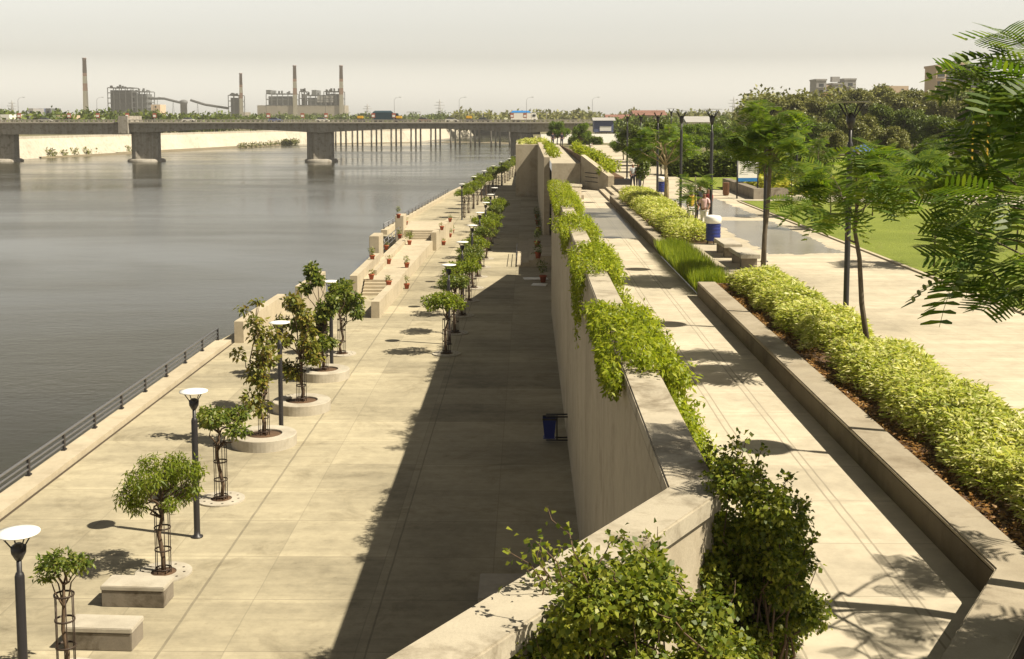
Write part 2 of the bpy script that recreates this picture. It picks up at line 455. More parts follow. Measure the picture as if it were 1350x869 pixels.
def clump_leaves(rng, C, RAD, n, L, W, out=0.6, up=0.7, droop=0.25, shell=0.5):
    """leaves through ellipsoid clumps: C (k,3), RAD (k,3)"""
    C = np.asarray(C, float); RAD = np.asarray(RAD, float)
    wgt = (RAD.prod(1)) ** (2 / 3); wgt = wgt / wgt.sum()
    idx = rng.choice(len(C), n, p=wgt)
    u = unit(rng.normal(size=(n, 3)))
    r = (shell + (1 - shell) * rng.random((n, 1))) * (0.85 + 0.3 * rng.random((n, 1)))
    P = C[idx] + u * RAD[idx] * r
    D = unit(u * out + rng.normal(size=(n, 3)) * 0.55 - np.array([0, 0, droop]))
    N = unit(u * 0.5 + np.array([0, 0, up]) + rng.normal(size=(n, 3)) * 0.45)
    s = 0.65 + 0.7 * rng.random(n)
    return leaf_geo(P, D, N, L * s, W * s)

def join(parts):
    V, Fs, b = [], [], 0
    for v, f in parts:
        V.append(v); Fs.append(f + b); b += len(v)
    return np.concatenate(V), np.concatenate(Fs)

def limb_pts(a, b, rng, n=4, wob=0.06):
    a = np.array(a, float); b = np.array(b, float)
    L = np.linalg.norm(b - a)
    pts = [a + (b - a) * i / n + (rng.normal(size=3) * wob * L if 0 < i < n else 0) for i in range(n + 1)]
    return pts
# ================================================================== THE SETTING
def struct(name, mb, m): return tag(mb.build(name, m), kind='structure')
def sheet(name, poly, z, m, kind='structure'):
    mb = MB(); mb.add([(x, y, z) for x, y in poly], [tuple(range(len(poly)))])
    return tag(mb.build(name, m), kind=kind)

sheet('river', [(-900, -300), (6, -300), (6, 4000), (-900, 4000)], WATER, M['water'])
# the surrounding land: right bank, left bank behind its embankment, and everything upstream of the far bend
BANK = [(-300, -300), (-240, 0), (-166, 350), (-138, 480), (-116, 590), (-62, 640), (-40, 900)]
land = MB()
rp = [(8, -300), (9000, -300), (9000, 9000), (1.6, 9000), (1.6, 176), (5.5, 150), (5.5, 96), (8, 86)]
land.add([(x, y, -0.06) for x, y in rp], [tuple(range(len(rp)))])
lp = [(x - 7, y) for x, y in BANK]
lp = lp + [(1.2, 905), (1.2, 9000), (-9000, 9000), (-9000, -300)]
land.add([(x, y, -1.9) for x, y in lp], [tuple(range(len(lp)))])
struct('ground', land, M['land'])

DX, DY = -0.5303, -0.8478             # direction of the diagonal walls near the camera
NX, NY = 0.8478, -0.5303              # to their right
low_poly = [(-14.0, -30), (3.6, -30), (3.6, 152), (3.0, 320), (-1, 320), (-1.6, 262), (-7.6, 199), (-10.5, 156), (-12.4, 118),
            (-12.8, 102), (-10.2, 100), (-9.9, 66), (-10.6, 62), (-13.2, 62), (-14.0, 54)]
mb = MB(); mb.prism(low_poly, -9.0, LOW); struct('lower_promenade', mb, M['low'])

ramp_poly = [(4.98, 12.42), (4.98, 45.2), (5.15, 84.2), (3.9, 88.2), (3.3, 88.2), (3.3, 75.2), (1.45, 61.4), (1.4, 10.3),
             (1.4 + DX * 13, 10.3 + DY * 13), (4.98 + DX * 13, 12.42 + DY * 13)]
sheet('ramp_walkway', ramp_poly, RAMP, M['ramp'])
sheet('plaza', [(6.4, 84), (6.4, 73), (7.25, 72), (7.25, 45), (5.95, 45), (5.95, 34.6), (7.25, 34.6), (7.25, 10), (12.0, 10), (12.0, 78), (12.0, 98), (13.5, 130), (14, 210), (7.5, 210), (7.0, 96)], 0.0, M['plaza'])
lawn_poly = [(12.0, 5), (46, 5), (46, 60), (30, 63), (20, 66.5), (12.25, 68)]
m0 = MB()
sheet('lawn', lawn_poly, 0.012, M['lawn'])
sheet('lawn', [(12.4, 79), (16, 76.5), (40, 71), (60, 70), (60, 95), (12.4, 95)], 0.012, M['lawn'])
sheet('lawn', [(14.5, 101), (90, 101), (90, 150), (15, 150)], 0.012, M['lawn'])
sheet('garden_path', [(12.0, 68.4), (20, 66.9), (30, 63.4), (46, 60.4), (70, 58), (70, 66), (40, 70.6), (16, 76), (12.0, 78.6)], 0.006, M['path'])
# planter soil: behind the kerb, and round its turned near end
sheet('planter_soil', [(5.4, 34.5), (5.4, 12.2), (5.4 + DX * 9 , 12.2 + DY * 9), (7.2 + DX * 9, 8.8 + DY * 9), (7.4, 9.0), (7.24, 34.5)], -0.05, M['soil'])
sheet('planter_soil', [(5.35, 72), (5.35, 45.3), (7.24, 45.3), (7.24, 72)], -0.05, M['soil'])
sheet('planter_soil', [(4.98, 45.2), (4.98, 34.5), (5.96, 34.5), (5.96, 45.2)], -0.38, M['soil'])
sheet('drain_channel', [(-13.31, -30), (-13.22, -30), (-13.22, 53), (-13.31, 53)], LOW + 0.004, M['drain'])

# ------------------------------------------------------------------ retaining wall with its coping
def wall_run(name, label, cat, pts, th, z0, z1, m, cope=None, group=None, over=0.05, ct=0.18, side=1, cm=None):
    """upright wall along pts (left edge); thickness to the right; z1 number or list"""
    pts = [Vector((p[0], p[1], 0)) for p in pts]
    n = len(pts)
    def off(d):
        out = []
        for i in range(n):
            a = (pts[i] - pts[i - 1]).normalized() if i > 0 else None
            b = (pts[i + 1] - pts[i]).normalized() if i < n - 1 else None
            na = Vector((a.y, -a.x, 0)) if a else None
            nb = Vector((b.y, -b.x, 0)) if b else None
            if na and nb:
                k = (na + nb).normalized(); k = k / max(0.35, k.dot(na))
            else: k = na or nb
            out.append(pts[i] + k * d)
        return out
    z1 = z1 if isinstance(z1, (list, tuple)) else [z1] * n
    def strip(d0, d1, lo, hi):
        A, B = off(d0), off(d1)
        vs, fs = [], []
        for i in range(n):
            vs += [(A[i].x, A[i].y, lo[i]), (B[i].x, B[i].y, lo[i]), (B[i].x, B[i].y, hi[i]), (A[i].x, A[i].y, hi[i])]
        for i in range(n - 1):
            a, b = 4 * i, 4 * i + 4
            for k in range(4):
                fs.append((a + k, a + (k + 1) % 4, b + (k + 1) % 4, b + k))
        fs += [(3, 2, 1, 0), tuple(4 * (n - 1) + k for k in range(4))]
        mb = MB(); mb.add(vs, fs); return mb
    zz = [z - ct for z in z1] if cope else z1
    o = strip(0, th, [z0] * n, zz).build(name, m)
    bm = bmesh.new(); bm.from_mesh(o.data); bmesh.ops.recalc_face_normals(bm, faces=bm.faces); bm.to_mesh(o.data); bm.free()
    tag(o, label, cat, group)
    if cope:
        c = strip(-0.004, th + over, [z + 0.002 for z in zz], z1).build('coping', cope, o, bevel=0.018)
        bm = bmesh.new(); bm.from_mesh(c.data); bmesh.ops.recalc_face_normals(bm, faces=bm.faces); bm.to_mesh(c.data); bm.free()
    return o

wall_run('retaining_wall', 'long tall concrete retaining wall with pale coping beside the ramp, vines hanging over it', 'wall',
         [(1.27 + DX * 13, 10.85 + DY * 13), (1.27, 10.85), (1.27, 61.5)], 0.40, LOW - 0.3, 1.4, M['wall'], M['cope'], over=0.06)
wall_run('stair_flank_wall', 'white topped wall turning inward from the retaining wall towards the shaded steps', 'wall',
         [(1.27, 61.52), (3.05, 75.2)], 0.38, LOW - 0.3, [1.4, 0.55], M['wall'], M['cope'])
mb = MB(); mb.box(3.3, 3.6, 75.3, 95, LOW, -0.15); tag(mb.build('stairwell_wall', M['wall']), 'recessed concrete wall behind the shaded steps on the lower promenade', 'wall')
mb = MB()
for k in range(5):
    mb.box(-0.7 + 0.4 * k, 3.29, 80.6, 95, LOW + 0.15 * k + (0.002 if k else -0.2), LOW + 0.15 * (k + 1))
st = tag(mb.build('stone_steps', M['pale']), 'broad shaded flight of pale steps rising from the lower promenade to the wall', 'steps')
mb = MB()
for z in (0.45, 0.85):
    mb.tube([(-0.75, 80.5, LOW + z), (-0.75, 88, LOW + z)], 0.022, 6)
for y in (80.5, 84, 88):
    mb.tube([(-0.75, y, LOW), (-0.75, y, LOW + 0.86)], 0.025, 6)
tag(mb.build('handrail', M['metal']), 'thin dark handrail at the left edge of the shaded steps', 'handrail')
wall_run('river_wall', 'far stretch of tall retaining wall with a bright end face beyond the steps', 'wall',
         [(1.35, 95.2), (1.35, 154)], 0.45, LOW - 0.3, 1.6, M['wall'])
mb = MB(); mb.box(-1.5, 2.8, 154, 178, LOW - 0.3, 1.3)
tag(mb.build('bastion_block', M['wall'], bevel=0.03), 'big square concrete bastion jutting over the end of the lower promenade', 'bastion')
# end of the ramp: back wall, raised deck, sloping wall with a planted bank behind
sheet('raised_deck', [(1.82, 88.4), (4.0, 88.4), (4.0, 150), (1.82, 153.9)], 1.37, M['deck'])
mb = MB(); mb.box(1.82, 3.95, 88.22, 88.6, LOW, 1.364)
tag(mb.build('deck_front_wall', M['wall']), 'low concrete wall closing the far end of the ramp under the raised deck', 'wall')
mb = MB(); mb.prism([(3.97, 88.25), (5.72, 84.1), (6.15, 84.1), (6.15, 84.6), (4.3, 88.9)], RAMP - 0.1, [2.0, 0.62, 0.62, 0.66, 2.0])
o = tag(mb.build('sloping_wall', M['wall']), 'concrete wall with a sloping top beside the far end of the ramp, shrubs above it', 'wall')
mb = MB()
for z in (0.1, 0.42, 0.72):
    mb.tube([(4.25, 87.5, z), (5.05, 85.55, z)], 0.022, 6)
mb.build('wall_rail', M['metal'], o)
mb = MB(); mb.prism([(4.02, 88.6), (5.3, 88.3), (6.15, 84.62), (6.9, 84.65), (6.6, 130), (4.02, 150)], -0.2, [1.9, 1.3, 0.55, 0.5, 0.4, 1.4])
struct('planted_bank', mb, M['soil'])
mb = MB(); mb.box(6.18, 7.3, 84.2, 84.9, -0.1, 0.42)
tag(mb.build('granite_block', M['metal'], bevel=0.02), 'low dark granite block at the top of the plaza steps', 'block')
mb = MB()
for k in range(3):
    mb.box(5.1 + 0.45 * k, 6.45, 73.2, 84.1, RAMP + 0.14 * k - (0.1 if k == 0 else -0.002), RAMP + 0.14 * (k + 1) - (0.003 if k == 2 else 0))
tag(mb.build('plaza_steps', M['pale']), 'three sunlit steps leading from the ramp up to the plaza', 'steps')

# ------------------------------------------------------------------ kerbs and low walls of the planters
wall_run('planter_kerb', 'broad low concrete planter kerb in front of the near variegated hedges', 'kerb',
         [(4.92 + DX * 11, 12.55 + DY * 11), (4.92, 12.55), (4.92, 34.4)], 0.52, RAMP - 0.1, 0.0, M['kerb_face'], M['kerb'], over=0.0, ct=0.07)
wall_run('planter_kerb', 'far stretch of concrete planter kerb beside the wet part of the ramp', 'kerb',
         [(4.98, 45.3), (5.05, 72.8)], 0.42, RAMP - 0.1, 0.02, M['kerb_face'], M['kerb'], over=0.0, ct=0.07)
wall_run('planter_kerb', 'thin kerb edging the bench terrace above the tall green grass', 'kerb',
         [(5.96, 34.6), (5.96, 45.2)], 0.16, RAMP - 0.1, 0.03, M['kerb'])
wall_run('lawn_edging', 'thin pale stone edging between the plaza and the big lawn', 'edging',
         [(11.92, 8), (11.92, 67.5)], 0.13, -0.1, 0.05, M['pale'])
# ------------------------------------------------------------------ river edge of the lower promenade
wall_run('river_kerb', 'long pale concrete kerb at the river edge of the lower promenade, nearest stretch', 'kerb',
         [(-14.02, -30), (-14.02, 52.9)], 0.7, LOW - 1, LOW + 0.17, M['pale'])
wall_run('river_kerb', 'curving pale kerb at the river edge beyond the raised platform', 'kerb',
         [(-12.75, 103), (-12.35, 118), (-10.45, 156), (-7.55, 199), (-1.5, 262), (-1.2, 300)], 0.55, LOW - 1, LOW + 0.4, M['pale'])
wall_run('edge_wall', 'chunky white concrete parapet block where the river railing ends', 'wall',
         [(-13.2, 53.0), (-13.0, 61.4)], 0.42, LOW - 2, LOW + 0.98, M['pale'])
wall_run('edge_wall', 'second white concrete parapet block beyond the gap above the landing', 'wall',
         [(-12.9, 65.5), (-12.7, 72)], 0.4, LOW - 3, LOW + 0.8, M['pale'])
mb = MB(); mb.box(-13.1, -10.3, 62.1, 76, -9, LOW - 1.4); tag(mb.build('landing', M['mud']), kind='structure')

def railing(pts, label, h=0.52):
    root = thing('river_railing', label, 'railing', pts[0])
    p0 = Vector(pts[0]); p1 = Vector(pts[1]); L = (p1 - p0).length; d = (p1 - p0) / L
    mb = MB()
    for z, r in ((h, 0.045), (h * 0.66, 0.03), (h * 0.36, 0.03)):
        mb.tube([Vector((0, 0, z)), d * L + Vector((0, 0, z))], r, 6)
    mb.build('rails', M['rail'], root)
    n = int(L / 2.45)
    proto = None
    for i in range(n + 1):
        q = d * (L * i / n)
        if proto is None:
            mb = MB(); mb.box(-0.03, 0.03, -0.06, 0.06, 0, h + 0.03); mb.box(-0.06, 0.06, -0.09, 0.09, -0.002, 0.05)
            proto = mb.build('post', M['metal'], root, bevel=0.008)
        else:
            c = proto.copy(); COL.objects.link(c); c.parent = root; c.location = q
    return root
railing([(-13.9, -8, LOW + 0.17), (-13.9, 52.8, LOW + 0.17)], 'low grey tubular railing along the river kerb of the lower promenade')
railing([(-12.6, 104, LOW + 0.4), (-10.4, 155, LOW + 0.4)], 'low grey railing along the far curving river kerb', 0.45)

# raised platform with steps, walls and pots
PL = LOW + 0.75
mb = MB(); mb.prism([(-10.0, 68.9), (-7.5, 68.9), (-7.2, 93), (-9.9, 93)], LOW - 0.1, PL); struct('terrace_platform', mb, M['pale'])
mb = MB(); mb.prism([(-9.9, 93.0), (-6.9, 93.0), (-6.7, 101), (-9.9, 101)], LOW - 0.1, PL + 0.6); struct('terrace_platform', mb, M['pale'])
mb = MB()
for k in range(5): mb.box(-9.44, -7.92, 67.4 + 0.3 * k, 68.89, LOW - 0.05 + k * 0.001, LOW + 0.15 * (k + 1) - 0.004)
tag(mb.build('terrace_steps', M['pale']), 'near flight of five pale steps up to the potted terrace', 'steps')
mb = MB()
for k in range(4): mb.box(-9.0, -7.3, 91.7 + 0.32 * k, 92.99, PL - 0.05 + k * 0.001, PL + 0.15 * (k + 1) - 0.004)
tag(mb.build('terrace_steps', M['pale']), 'far flight of four pale steps at the back of the potted terrace', 'steps')
wall_run('terrace_wall', 'river side parapet wall of the potted terrace', 'wall', [(-9.95, 66.2), (-10.05, 77.3)], 0.42, LOW - 3, LOW + 1.3, M['pale'])
wall_run('terrace_wall', 'inner parapet wall beside the near steps of the terrace', 'wall', [(-7.9, 59.7), (-7.72, 69.4)], 0.42, LOW - 0.1, LOW + 0.85, M['pale'])
wall_run('terrace_wall', 'short inner wall at the far end of the terrace', 'wall', [(-7.35, 90.5), (-6.9, 104)], 0.4, LOW - 0.1, PL + 0.65, M['pale'])
wall_run('terrace_ledge', 'low ledge running along the river side of the terrace floor', 'ledge', [(-9.2, 70.5), (-9.3, 91)], 0.22, LOW, PL + 0.32, M['pale'])
for (x, y, l, h, lb) in ((-10.1, 78, 2.4, 1.6, 'near square pier on the river side of the terrace'), (-10.0, 92.5, 2.4, 1.75, 'far square pier on the river side of the terrace'),
                         ):
    mb = MB(); mb.box(x - 0.32, x + 0.32, y, y + l, LOW - 3, PL + h)
    tag(mb.build('terrace_pier', M['pale'], bevel=0.02), lb, 'pier')
mb = MB()
for z in (0.3, 0.6, 0.9): mb.tube([(-10.0, 80.4, PL + z), (-10.0, 92.4, PL + z)], 0.03, 6)
for i in range(6): mb.tube([(-10.0, 80.6 + i * 2.3, PL - 0.2), (-10.0, 80.6 + i * 2.3, PL + 0.92)], 0.03, 6)
tag(mb.build('terrace_railing', M['rail']), 'grey railing between the two terrace piers', 'railing')

# ------------------------------------------------------------------ far bank: embankment wall, mud and reeds
mb = MB()
for i in range(len(BANK) - 1):
    (x0, y0), (x1, y1) = BANK[i], BANK[i + 1]
    a = len(mb.v)
    mb.add([(x0, y0, WATER - 1), (x1, y1, WATER - 1), (x1 - 5, y1, -2.0), (x0 - 5, y0, -2.0), (x1 - 5, y1, -1.2), (x0 - 5, y0, -1.2),
            (x1 - 7.2, y1, -1.2), (x0 - 7.2, y0, -1.2), (x1 - 7.2, y1, -3), (x0 - 7.2, y0, -3)],
           [(0, 1, 2, 3), (3, 2, 4, 5), (5, 4, 6, 7), (7, 6, 8, 9)])
tag(mb.build('embankment_wall', M['bank']), 'long pale concrete embankment on the far side of the river', 'embankment')
mud = MB()
for (y0, y1, w, h) in ((385, 470, 7, 0.5), (430, 585, 5, 0.7), (600, 640, 20, 0.3)):
    pts = []
    for i in range(13):
        y = y0 + (y1 - y0) * i / 12
        for k in range(len(BANK) - 1):
            if BANK[k][1] <= y <= BANK[k + 1][1]:
                f = (y - BANK[k][1]) / (BANK[k + 1][1] - BANK[k][1]); x = BANK[k][0] + f * (BANK[k + 1][0] - BANK[k][0])
        pts.append((x, y, math.sin(math.pi * i / 12) * w))
    vs, fs = [], []
    for x, y, w_ in pts:
        vs += [(x - 1.5, y, WATER + h), (x + w_ * 0.4, y, WATER + h * 0.9), (x + w_, y, WATER - 0.3)]
    for i in range(len(pts) - 1):
        a = 3 * i
        fs += [(a, a + 1, a + 4, a + 3), (a + 1, a + 2, a + 5, a + 4)]
    mud.add(vs, fs, True)
struct('mud_bank', mud, M['mud'])
sb = MB()
for (x, y, l, w) in ((-40, 640, 30, 3), (-18, 630, 22, 2.5), (-8, 600, 18, 2.5)):
    n = 14
    sb.add([(x + math.cos(2 * math.pi * k / n) * l / 2, y + math.sin(2 * math.pi * k / n) * w, WATER + 0.02) for k in range(n)] + [(x, y, WATER + 0.7)],
           [(k, (k + 1) % n, n) for k in range(n)], True)
struct('sand_bar', sb, M['mud'])

# ------------------------------------------------------------------ road bridge
BY0, BY1 = 350.0, 362.0
def bx_at(u, Y=350.0): return (u - 695) / F * Y
root = thing('road_bridge', 'long grey concrete road bridge across the river with massive piers', 'bridge', (0, BY0, WATER))
RB = -Vector((0, BY0, WATER))
def rel(mb, name, m, parent, org, bevel=0.0):
    mb.v = [(x - org[0], y - org[1], z - org[2]) for x, y, z in mb.v]
    return mb.build(name, m, parent, bevel)
org = (0, BY0, WATER)
def girder(x0, x1, prof):
    """prof: list of (t, zbottom)"""
    mb = MB(); n = len(prof)
    vs, fs = [], []
    for t, zb in prof:
        x = x0 + (x1 - x0) * t
        vs += [(x, BY0 + 1.2, zb), (x, BY1 - 1.2, zb), (x, BY1 - 1.2, 3.2), (x, BY0 + 1.2, 3.2)]
    for i in range(n - 1):
        a, b = 4 * i, 4 * i + 4
        for k in range(4): fs.append((a + k, b + k, b + (k + 1) % 4, a + (k + 1) % 4))
    fs += [(0, 1, 2, 3), tuple(4 * (n - 1) + k for k in (3, 2, 1, 0))]
    mb.add(vs, fs); return mb
rel(girder(-330, bx_at(160), [(0, -0.1), (1, -0.1)]), 'girder', M['bridge'], root, org)
P1, P2, P3 = bx_at(184), bx_at(419), bx_at(694)
spans = [(0, 0.2)]
def haunch(x):
    d = min(abs(x - P1), abs(x - P2), abs(x - P3))
    return 0.35 + 1.25 * min(1.0, d / 24) ** 0.8
xs = np.linspace(bx_at(160) + 0.3, 14, 40)
rel(girder(xs[0], xs[-1], [((x - xs[0]) / (xs[-1] - xs[0]), haunch(x)) for x in xs]), 'girder', M['bridge'], root, org)
mb = MB(); mb.box(-330, 20, BY0, BY1, 3.21, 3.5); rel(mb, 'deck', M['bridge_rail'], root, org)
mb = MB()
for y in (BY0 + 0.15, BY1 - 0.15):
    mb.box(-330, 20, y - 0.12, y + 0.12, 4.05, 4.3); mb.box(-330, 20, y - 0.1, y + 0.1, 3.5, 3.66)
    x = -329.0
    while x < 20:
        mb.box(x - 0.18, x + 0.18, y - 0.1, y + 0.1, 3.66, 4.05); x += 1.5
rel(mb, 'railing', M['bridge_rail'], root, org)
mb = MB(); mb.box(bx_at(157), bx_at(169.5), BY0 - 0.6, BY1 + 0.5, 0.2, 5.4)
rel(mb, 'joint_tower', M['bridge'], root, org)
for px, w in ((bx_at(-9), 8.5), (P1, 8.4), (P2, 7.6), (P3, 8)):
    mb = MB(); cy = BY0 + 6
    rz = 0.33
    mb.prism([(px + x * math.cos(rz) - y * math.sin(rz), cy + x * math.sin(rz) + y * math.cos(rz)) for x, y in
              ((-w / 2 + 1, -3.2), (w / 2 - 1, -3.2), (w / 2, -1), (w / 2, 3), (-w / 2, 3), (-w / 2, -1))], WATER - 1, 0.8)
    p = rel(mb, 'pier', M['bridge'], root, org)
    mb = MB(); mb.lathe([(w * 0.66, -1.0), (w * 0.66, 0.55), (w * 0.58, 0.9), (w * 0.3, 1.0)], 16, (px, cy, WATER))
    rel(mb, 'pier_base', M['bridge'], p, org)

root2 = thing('column_bridge', 'second lower bridge upstream standing on many slender columns', 'bridge', (0, 560, WATER))
o2 = (0, 560, WATER)
mb = MB(); mb.box(-110, 20, 556, 566, 0.6, 2.6); rel(mb, 'deck', M['bridge_rail'], root2, o2)
proto = None
us = [444, 466, 491, 517, 543, 569, 595, 621, 648, 672, 690, 716]
for u in us:
    for k in range(3):
        x = (u - 695 + 5.4 * k) / F * 560; y = 557.5 + 3.2 * k
        if proto is None:
            mb = MB(); mb.lathe([(0.42, -0.5), (0.42, 9.0)], 8); proto = mb.build('column', M['bridge_rail'], root2)
            proto.location = (x, y - 560, 0)
        else:
            c = proto.copy(); COL.objects.link(c); c.parent = root2; c.location = (x, y - 560, 0)

# things on the bridge
def lamp_post_bridge(u, i):
    x = bx_at(u, 352)
    r = thing('bridge_lamp_post', f'thin street lamp post on the road bridge, {ORD[i]} counted from the left bank', 'lamp post', (x, 351.2, 3.5), group='lamp posts along the road bridge')
    mb = MB(); mb.tube([(0, 0, 0), (0, 0, 6.6), (0.5, 0, 7.2), (1.6, 0, 7.4)], [0.06, 0.05, 0.04, 0.035], 6); mb.build('pole', M['pylon'], r)
    mb = MB(); mb.box(1.4, 2.1, -0.12, 0.12, 7.32, 7.46); mb.build('lamp_head', M['pylon'], r)
    return r
for i, u in enumerate((26, 130, 205, 353, 431, 521, 606, 694, 780)):
    lamp_post_bridge(u, i)
sign0 = None
for i, u in enumerate((26, 92, 130, 169, 205, 355, 400, 431, 493, 520, 675, 692)):
    lb = f'small red and white advert panel on the bridge railing, {ORD[i]} from the left'
    if sign0 is None:
        sign0 = thing('advert_panel', lb, 'advert panel', (bx_at(u, 351), 350.6, 4.3), group='advert panels along the bridge')
        mb = MB(); mb.box(-0.55, 0.55, -0.1, 0.1, 0.5, 1.9); mb.build('panel', M['brickred'], sign0, bevel=0.03)
        mb = MB(); mb.box(-0.4, 0.4, -0.13, -0.1, 0.75, 1.4); mb.build('panel_sheet', M['white'], sign0)
        mb = MB(); mb.tube([(0, 0, -0.3), (0, 0, 0.5)], 0.06, 6); mb.build('post', M['pylon'], sign0)
    else: dup(sign0, (bx_at(u, 351), 350.6, 4.3), label=lb)
for i, (u0, u1) in enumerate(((537, 555), (618, 636), (706, 720))):
    x0, x1 = bx_at(u0, 360), bx_at(u1, 360)
    r = thing('sign_gantry', f'thin rectangular sign frame over the bridge road, {ORD[i]} from the left', 'gantry', ((x0 + x1) / 2, 360, 3.5), group='sign frames over the bridge')
    w = (x1 - x0) / 2
    for s in (-w, w):
        mb = MB(); mb.tube([(s, 0, 0), (s, 0, 3.2)], 0.07, 6); mb.build('post', M['pylon'], r)
    mb = MB(); mb.box(-w, w, -0.06, 0.06, 3.0, 3.15); mb.build('crossbar', M['pylon'], r)

def wheels(parent, xs, y0, y1, r, w=0.25):
    for x in xs:
        for y in (y0, y1):
            mb = MB(); mb.tube([(x, y - w / 2, r), (x, y + w / 2, r)], r, 12); mb.build('wheel', M['tyre'], parent)
def truck(u, label, body, load):
    r = thing('truck', label, 'truck', (bx_at(u, 355), 355, 3.5))
    mb = MB(); mb.prism([(-4, -1.2), (2.0, -1.2), (2.0, 1.2), (-4, 1.2)], 0.75, 2.9); mb.build('cargo_body', body, r, bevel=0.08)
    mb = MB(); mb.add([(-4.05, -1.25, 2.9), (2.0, -1.25, 2.9), (2.0, 1.25, 2.9), (-4.05, 1.25, 2.9), (-3.4, -0.3, 3.45), (1.4, -0.3, 3.45), (1.4, 0.3, 3.45), (-3.4, 0.3, 3.45)],
                          [(0, 1, 5, 4), (1, 2, 6, 5), (2, 3, 7, 6), (3, 0, 4, 7), (4, 5, 6, 7)]); mb.build('tarpaulin', load, r)
    mb = MB(); mb.add([(2.1, -1.15, 0.7), (4.1, -1.15, 0.7), (4.1, 1.15, 0.7), (2.1, 1.15, 0.7), (2.1, -1.1, 2.7), (3.5, -1.1, 2.7), (3.5, 1.1, 2.7), (2.1, 1.1, 2.7)],
                          [(3, 2, 1, 0), (4, 5, 6, 7), (0, 1, 5, 4), (1, 2, 6, 5), (2, 3, 7, 6), (3, 0, 4, 7)]); mb.build('cab', body, r, bevel=0.06)
    mb = MB(); mb.box(2.5, 3.4, -1.2, 1.2, 1.7, 2.35); mb.build('cab_window', M['glassdark'], r)
    wheels(r, (-3, -1.8, 3.1), -1.05, 1.05, 0.5)
    return r
truck(510, 'dark blue covered truck driving across the road bridge', M['truckdark'], M['truckdark'])
truck(691, 'truck with bright blue tarpaulin on the right part of the bridge', M['white'], M['truckblue'])
def rickshaw(u, label):
    r = thing('auto_rickshaw', label, 'rickshaw', (bx_at(u, 354), 354, 3.5), group='auto rickshaws on the bridge')
    mb = MB(); mb.add([(-1.3, -0.65, 0.3), (1.1, -0.65, 0.3), (1.1, 0.65, 0.3), (-1.3, 0.65, 0.3), (-1.2, -0.6, 1.1), (1.0, -0.5, 1.0), (1.0, 0.5, 1.0), (-1.2, 0.6, 1.1)],
                          [(3, 2, 1, 0), (4, 5, 6, 7), (0, 1, 5, 4), (1, 2, 6, 5), (2, 3, 7, 6), (3, 0, 4, 7)]); mb.build('body', M['cl_dark'], r)
    mb = MB(); mb.box(-1.2, 0.6, -0.62, 0.62, 1.1, 1.9); mb.build('canopy', M['yellow'], r, bevel=0.15)
    wheels(r, (-0.8,), -0.55, 0.55, 0.25, 0.12); mb = MB(); mb.tube([(0.85, -0.06, 0.25), (0.85, 0.06, 0.25)], 0.25, 12); mb.build('wheel', M['tyre'], r)
rickshaw(477, 'yellow topped auto rickshaw behind the dark truck on the bridge')
rickshaw(528, 'yellow topped auto rickshaw just right of the dark truck on the bridge')
rickshaw(620, 'yellow topped auto rickshaw near the middle sign frame on the bridge')
def car(loc, label, m, rz=0.0, group=None):
    r = thing('car', label, 'car', loc, rz, group)
    mb = MB(); prof = [(-2.0, 0.35), (2.0, 0.35), (2.0, 0.75), (1.1, 0.92), (-1.75, 0.95), (-2.0, 0.8)]
    n = len(prof); vs = [(x, -0.82, z) for x, z in prof] + [(x, 0.82, z) for x, z in prof]
    mb.add(vs, [tuple(range(n)), tuple(range(2 * n - 1, n - 1, -1))] + [(i, n + i, n + (i + 1) % n, (i + 1) % n) for i in range(n)]); mb.build('body', m, r)
    mb = MB(); prof = [(-1.65, 0.95), (0.95, 0.93), (0.3, 1.42), (-1.2, 1.45)]
    n = 4; vs = [(x, -0.72, z) for x, z in prof] + [(x, 0.72, z) for x, z in prof]
    mb.add(vs, [tuple(range(n)), tuple(range(2 * n - 1, n - 1, -1))] + [(i, n + i, n + (i + 1) % n, (i + 1) % n) for i in range(n)]); mb.build('cabin', M['glassdark'], r)
    wheels(r, (-1.25, 1.25), -0.75, 0.75, 0.32, 0.18)
for u, lb, m in ((364, 'blue car on the bridge above the power plant', M['cl_blue']), (426, 'pale car on the bridge right of the second pier', M['white']),
                 (560, 'red car on the bridge left of the middle of the frame', M['roof_red']), (596, 'white car on the bridge between two sign frames', M['white']),
                 (638, 'dark car on the bridge near the middle sign frame', M['cl_dark']), (250, 'white car on the bridge below the plant conveyor', M['white']), (60, 'grey car on the bridge close to the left picture edge', M['render_grey'])):
    car((bx_at(u, 355), 355, 3.5), lb, m)

